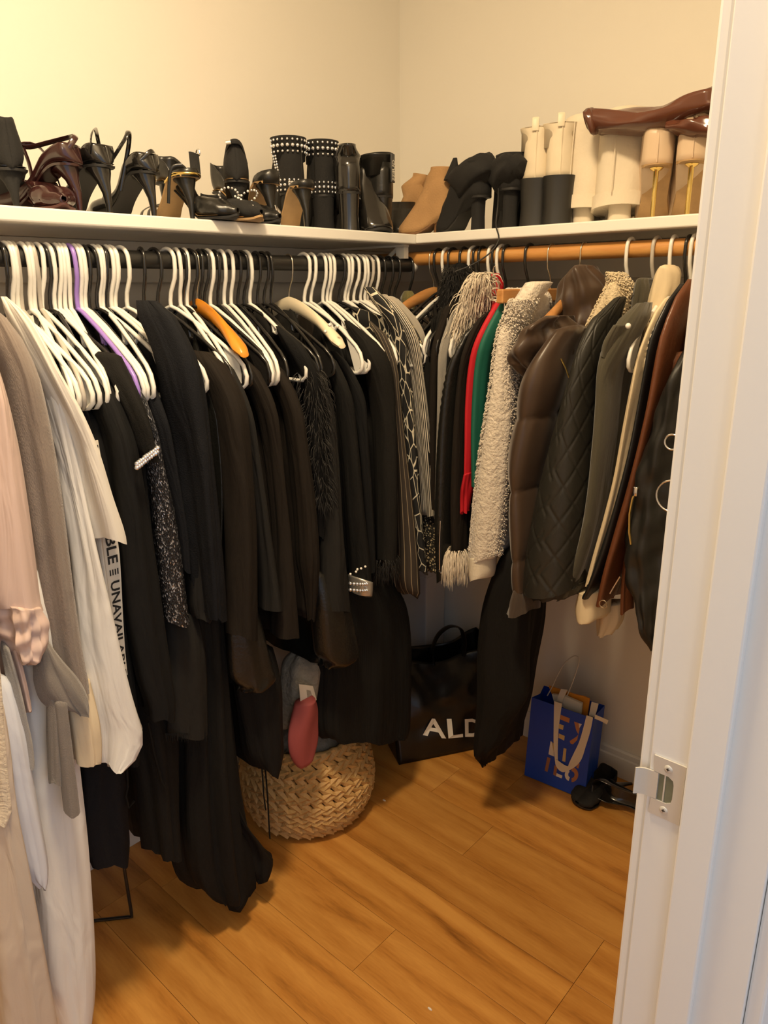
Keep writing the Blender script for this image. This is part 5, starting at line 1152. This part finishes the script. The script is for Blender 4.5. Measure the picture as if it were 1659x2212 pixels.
MB().tube(spline([tuple(p) for p in hp], 30), .013, 8, flat=.003, up=tuple(ny)).build('handle', BAGM, root)
# letters fitted where they stand on the bag face
def on_bag(px, py):
    q = ray(px, py); t_ = (A0-CAM).dot(ny)/q.dot(ny); P = CAM+q*t_
    a = (P-A0).dot(ex)/BW; z = P.z
    for _ in range(3):
        S = bagpt(a, z, 0); off = (S-A0).dot(ny); t_ = ((A0-CAM).dot(ny)+off)/q.dot(ny); P = CAM+q*t_; a = (P-A0).dot(ex)/BW; z = P.z
    return a, z
a0, z0 = on_bag(912, 1586); a1, z1 = on_bag(1032, 1592); a2, z2 = on_bag(916, 1548)
LW = (a1-a0)/.70; LHt = abs(z2-z0)+.004
vs, fs = text_mesh('ALDO'); x0 = min(v.x for v in vs); x1 = max(v.x for v in vs); yb0 = min(v.y for v in vs); yb1 = max(v.y for v in vs)
zsl = (z1-z0)/(a1-a0)
for j, chs in enumerate('ALDO'):
    vs, fs = text_mesh(chs); cx0 = min(v.x for v in vs); cx1 = max(v.x for v in vs); cy0 = min(v.y for v in vs); cy1 = max(v.y for v in vs)
    s_ = [.0, .30, .53, .80][j]*LW; wl = [.27, .20, .24, .26][j]*LW; mb = MB(); P = []
    for v in vs:
        aa = a0+s_+(v.x-cx0)/(cx1-cx0)*wl; zz = z0+zsl*(aa-a0)+(v.y-cy0)/(cy1-cy0)*LHt; P.append(bagpt(min(1, aa), zz, 0)+ny*.0042)
    # the letters follow the film: project each one on its own patch
    mb.add(P, fs); mb.build('letter', mat('bag_letter_white', (.78, .74, .66), .4), root, smooth=False)

# pale storage box in the corner behind the bag
bx0 = at(918, 1380, 1, -.13)
root = thing('storage_box', 'tall pale storage box in the dark corner behind the black bag', 'box', (bx0.x-.06, -.07, 0))
MB().box((bx0.x-.115, -.125, .001), (bx0.x, -.02, .52), .004).build('box_body', mat('pale_box', (.58, .57, .56), .6, noise=.08, nscale=10), root, smooth=False)
MB().box((bx0.x-.118, -.128, .5205), (bx0.x+.003, -.018, .545), .003).build('lid', mat('pale_box', (.5, .5, .5), .6), root, smooth=False)

# ------------------------------------------------------------------ blue gift bag leaning at the wall
BLUE = mat('blue_card', (.005, .052, .42), .5, noise=.06, nscale=20); BLUED = mat('blue_card_inside', (.004, .02, .16), .6)
P0 = at(1133, 1674, 2, .003); P1 = at(1262, 1727, 2, .003)
ex = P1-P0; ex.z = 0; GW = ex.length; ex.normalize(); ny = Vector((ex.y, -ex.x, 0))
if ny.dot(CAM-P0) < 0: ny = -ny
LEAN = .09; GH = .262; GD = .085
up = (Vector((0, 0, 1))-ny*LEAN).normalized()
print('gift bag width', GW, P0, P1)
def gp(a, h, d, f=0): return P0+ex*(a*GW)+up*(h*GH)-ny*(d*GD)+ny*f
root = thing('gift_bag', 'blue gift bag with white ribbon handles leaning on the wall', 'gift bag', tuple((P0+P1)/2))
mb = MB(); th = .0012
def panel(a, b, c, d_): mb.add([a, b, c, d_], [(0, 1, 2, 3)])
panel(gp(0, 0, 0), gp(1, 0, 0), gp(1, 1, 0), gp(0, 1, 0)); panel(gp(0, 0, 1), gp(1, 0, 1), gp(1, 1.0, 1), gp(0, 1.0, 1))
for a in (0, 1):
    ins = .10 if a == 0 else -.06
    panel(gp(a, 0, 0), gp(a, 1, 0), gp(a+ins*.4, .98, .5), gp(a+ins*.1, 0, .5)); panel(gp(a, 0, 1), gp(a, 1, 1), gp(a+ins*.4, .98, .5), gp(a+ins*.1, 0, .5))
panel(gp(0, 0, 0), gp(1, 0, 0), gp(1, 0, 1), gp(0, 0, 1))
mb.build('bag_body', BLUE, root, smooth=False, solid=.0012)
RIB = mat('cream_ribbon', (.76, .68, .56), .6, bump=.1, bscale=200)
def on_gift(px, py, f=0):
    q = ray(px, py); n_ = ex.cross(up); n_ = n_ if n_.dot(CAM-P0) > 0 else -n_
    P = CAM+q*(((P0+n_*f)-CAM).dot(n_)/q.dot(n_)); return P
GN = ex.cross(up); GN = GN if GN.dot(CAM-P0) > 0 else -GN
def strip(name, L_, R_, m, f, fb=None):
    """flat ribbon between two edges on the bag face"""
    A = [on_gift(x, y, f+(fb[i] if fb else 0)) for i, (x, y) in enumerate(L_)]; B = [on_gift(x, y, f+(fb[i] if fb else 0)) for i, (x, y) in enumerate(R_)]
    A = [Vector(p) for p in spline([tuple(p) for p in A], 24)]; B = [Vector(p) for p in spline([tuple(p) for p in B], 24)]
    mb = MB(); mb.loft([[a, b, b-GN*.0009, a-GN*.0009] for a, b in zip(A, B)]); return mb.build(name, m, root)
strip('ribbon_handle', [(1197,1515),(1196,1570),(1196,1610),(1199,1645),(1202,1655)], [(1214,1520),(1207,1570),(1205,1610),(1205,1640),(1208,1652)], RIB, .003)
strip('ribbon_handle', [(1200,1640),(1200,1652),(1208,1664),(1218,1668),(1228,1661),(1232,1650)], [(1203,1641),(1212,1648),(1222,1654),(1228,1655),(1232,1652),(1236,1648)], RIB, .005)
strip('ribbon_handle', [(1267,1545),(1258,1580),(1250,1605),(1238,1630),(1228,1652),(1226,1664)], [(1281,1550),(1275,1580),(1266,1610),(1256,1640),(1244,1655),(1230,1664)], RIB, .004)
strip('ribbon_tab', [(1278,1516),(1275,1530),(1272,1546)], [(1293,1520),(1289,1535),(1284,1550)], mat('ribbon_shade', (.62, .60, .55), .6), -.010)
strip('ribbon_tab', [(1212,1488),(1207,1500),(1203,1514)], [(1226,1490),(1219,1505),(1214,1517)], mat('ribbon_shade', (.62, .60, .55), .6), -.010)
strip('ribbon_tab', [(1286,1544),(1300,1550),(1314,1556)], [(1284,1552),(1298,1558),(1311,1565)], RIB, .0012)
# copper and white letter pieces
COP = mat('copper_foil', (.42, .22, .13), .35, metal=.6); GOLDL = mat('pale_gold_foil', (.60, .50, .26), .35, metal=.4); WHT = mat('print_white', (.78, .72, .64), .5)
def glyph(pts, m):
    P = [on_gift(x, y, .0014) for x, y in pts]; n_ = len(P)
    mb = MB(); mb.add(P+[p-GN*.0008 for p in P], [list(range(n_)), list(range(2*n_-1, n_-1, -1))]+[[i, n_+i, n_+(i+1) % n_, (i+1) % n_] for i in range(n_)]); mb.build('letter_piece', m, root, smooth=False)
def zp(L_): return [(1120+x/5.53, 1400+y/5.53) for x, y in L_]
glyph(zp([(503,797),(613,840),(604,894),(495,850)]), COP); glyph(zp([(485,905),(541,925),(530,978),(478,958)]), GOLDL); glyph(zp([(482,1020),(552,1050),(545,1105),(478,1072)]), GOLDL)
glyph(zp([(664,878),(718,897),(730,965),(716,1030),(690,985)]), COP); glyph(zp([(716,897),(756,910),(724,960)]), WHT); glyph(zp([(612,1110),(690,1060),(716,1030),(700,1100),(650,1150),(620,1140)]), COP)
glyph(zp([(383,1112),(412,1135),(425,1295),(358,1268)]), WHT); glyph(zp([(395,1115),(418,1140),(440,1290),(425,1250)]), GOLDL)
glyph(zp([(540,1192),(572,1204),(558,1360),(522,1348)]), GOLDL); glyph(zp([(345,1300),(382,1318),(346,1480),(312,1465)]), COP)
glyph(zp([(430,1400),(465,1418),(445,1528),(414,1512)]), COP); glyph(zp([(455,1495),(524,1525),(515,1556),(448,1530)]), WHT); glyph(zp([(700,1370),(730,1382),(715,1440),(690,1425)]), COP)
def arcpoly(cx, cy, ro, ri, a0, a1, n=10):
    o_ = [(cx+ro*math.cos(lerp(a0, a1, i/n)), cy+ro*1.12*math.sin(lerp(a0, a1, i/n))) for i in range(n+1)]; i_ = [(cx+ri*math.cos(lerp(a1, a0, i/n)), cy+ri*1.12*math.sin(lerp(a1, a0, i/n))) for i in range(n+1)]; return zp(o_+i_)
for q in range(5):
    glyph(arcpoly(634, 1512, 80, 36, -PI/2+q*PI/5, -PI/2+(q+1)*PI/5, 4), COP)
for q in range(4): glyph(arcpoly(625, 1512, 72, 32, PI*.62+q*PI*.18, PI*.62+(q+1)*PI*.18, 4), WHT)
# cord handle of the far side and contents
cp = [(1182,1503),(1192,1485),(1206,1455),(1222,1430),(1240,1417),(1250,1420),(1249,1436),(1238,1470),(1225,1502),(1214,1516)]
MB().tube(spline([tuple(on_gift(x, y, -.030)) for x, y in cp], 40), .0016, 6).build('cord_handle', mat('grey_cord', (.55, .52, .47), .6), root)
g = thing('orange_folder', 'orange card standing inside the blue gift bag', 'card', tuple(gp(.4, .5, .6)))
mb = MB(); C0 = [on_gift(x, y, -.045) for x, y in ((1185,1482),(1240,1500),(1262,1505),(1273,1510),(1268,1550),(1200,1520))]; mb.add(C0+[p-GN*.006 for p in C0], [list(range(6)), [11, 10, 9, 8, 7, 6]]+[[i, 6+i, 6+(i+1) % 6, (i+1) % 6] for i in range(6)]); mb.build('card', mat('orange_card', (.72, .27, .015), .5), g, smooth=False)
g = thing('white_booklet', 'white booklet tucked in front of the orange card', 'booklet', tuple(gp(.4, .5, .3)))
mb = MB(); C0 = [on_gift(x, y, -.026) for x, y in ((1192,1500),(1220,1504),(1257,1520),(1254,1545),(1198,1520))]; mb.add(C0+[p-GN*.010 for p in C0], [list(range(5)), [9, 8, 7, 6, 5]]+[[i, 5+i, 5+(i+1) % 5, (i+1) % 5] for i in range(5)]); mb.build('pages', mat('paper', (.66, .62, .54), .7), g, smooth=False)

# ------------------------------------------------------------------ loose shoes, rack wire, scraps on the floor
p = at(1318, 1700, 2, .0)
pump('suede_pump', 'black suede pump lying on the floor in front of the blue bag', (p.x, p.y, .003), D(258), SUE, BSOLE, PAT, h=.012, L=.155, ch=.055, closed_at=.42, low=.04, W=WR)
p = at(1350, 1706, 2, .0)
pump('stiletto_pump', 'black stiletto tipped over beside the blue bag near the door frame', (p.x+.01, p.y, .034), D(-28), PAT, BSOLE, PAT, h=.085, L=.20, ch=.05, tilt=(D(78), 0))
p = at(1384, 1745, 2, .0)
pump('green_flat', 'sage green flat shoe half hidden by the door frame', (p.x+.02, p.y+.02, .002), D(60), mat('sage_leather', (.25, .29, .22), .5), BSOLE, mat('sage_leather', (.25, .29, .22), .5), h=.012, L=.20, ch=.05, W=WR)
p = at(1352, 1985, 2, 0.)
root = thing('wire_rack', 'black wire shoe rack leg under the trousers at lower left', 'rack', tuple(at(285, 1980, 2, .003)))
q0, q1, q2 = at(262, 1862, 0, .20), at(285, 1980, 2, .004), at(120, 1998, 2, .004)
MB().tube([Vector((q1.x-.005, q1.y-.002, q1.z+.26)), q1+Vector((0, 0, .012)), q1, q1+(q2-q1)*.05, q2], .0042, 8).build('bent_wire', PBLACK, root)
MB().tube([q2, q2+Vector((0, 0, .26))], .0042, 8).build('leg_wire', PBLACK, root)
MB().tube([Vector((q1.x-.005, q1.y-.002, q1.z+.26)), q2+Vector((0, 0, .26))], .0042, 8).build('top_wire', PBLACK, root)
p = at(830, 1729, 2, .001)
o = MB().loft([[p+Vector((.006*math.cos(a*PI/4)*k, .003*math.sin(a*PI/4)*k, z)) for a in range(8)] for z, k in ((0, 1), (.0015, .8))]).build('paper_scrap', WHT, None, loc=tuple(p)); tag(o, 'tiny white paper scrap on the wood floor by the basket', 'scrap')
p = at(1018/1.36+180, 1650+720/1.36, 2, .001)
o = MB().loft([[p+Vector((.006*math.cos(a*PI/4)*k, .0025*math.sin(a*PI/4)*k, z)) for a in range(8)] for z, k in ((0, 1), (.0015, .8))]).build('paper_scrap', WHT, None, loc=tuple(p)); tag(o, 'tiny white paper scrap on the open floor nearest the camera', 'scrap')
for o in bpy.data.objects:
    for k_ in ('_w', '_used'):
        if k_ in o: del o[k_]
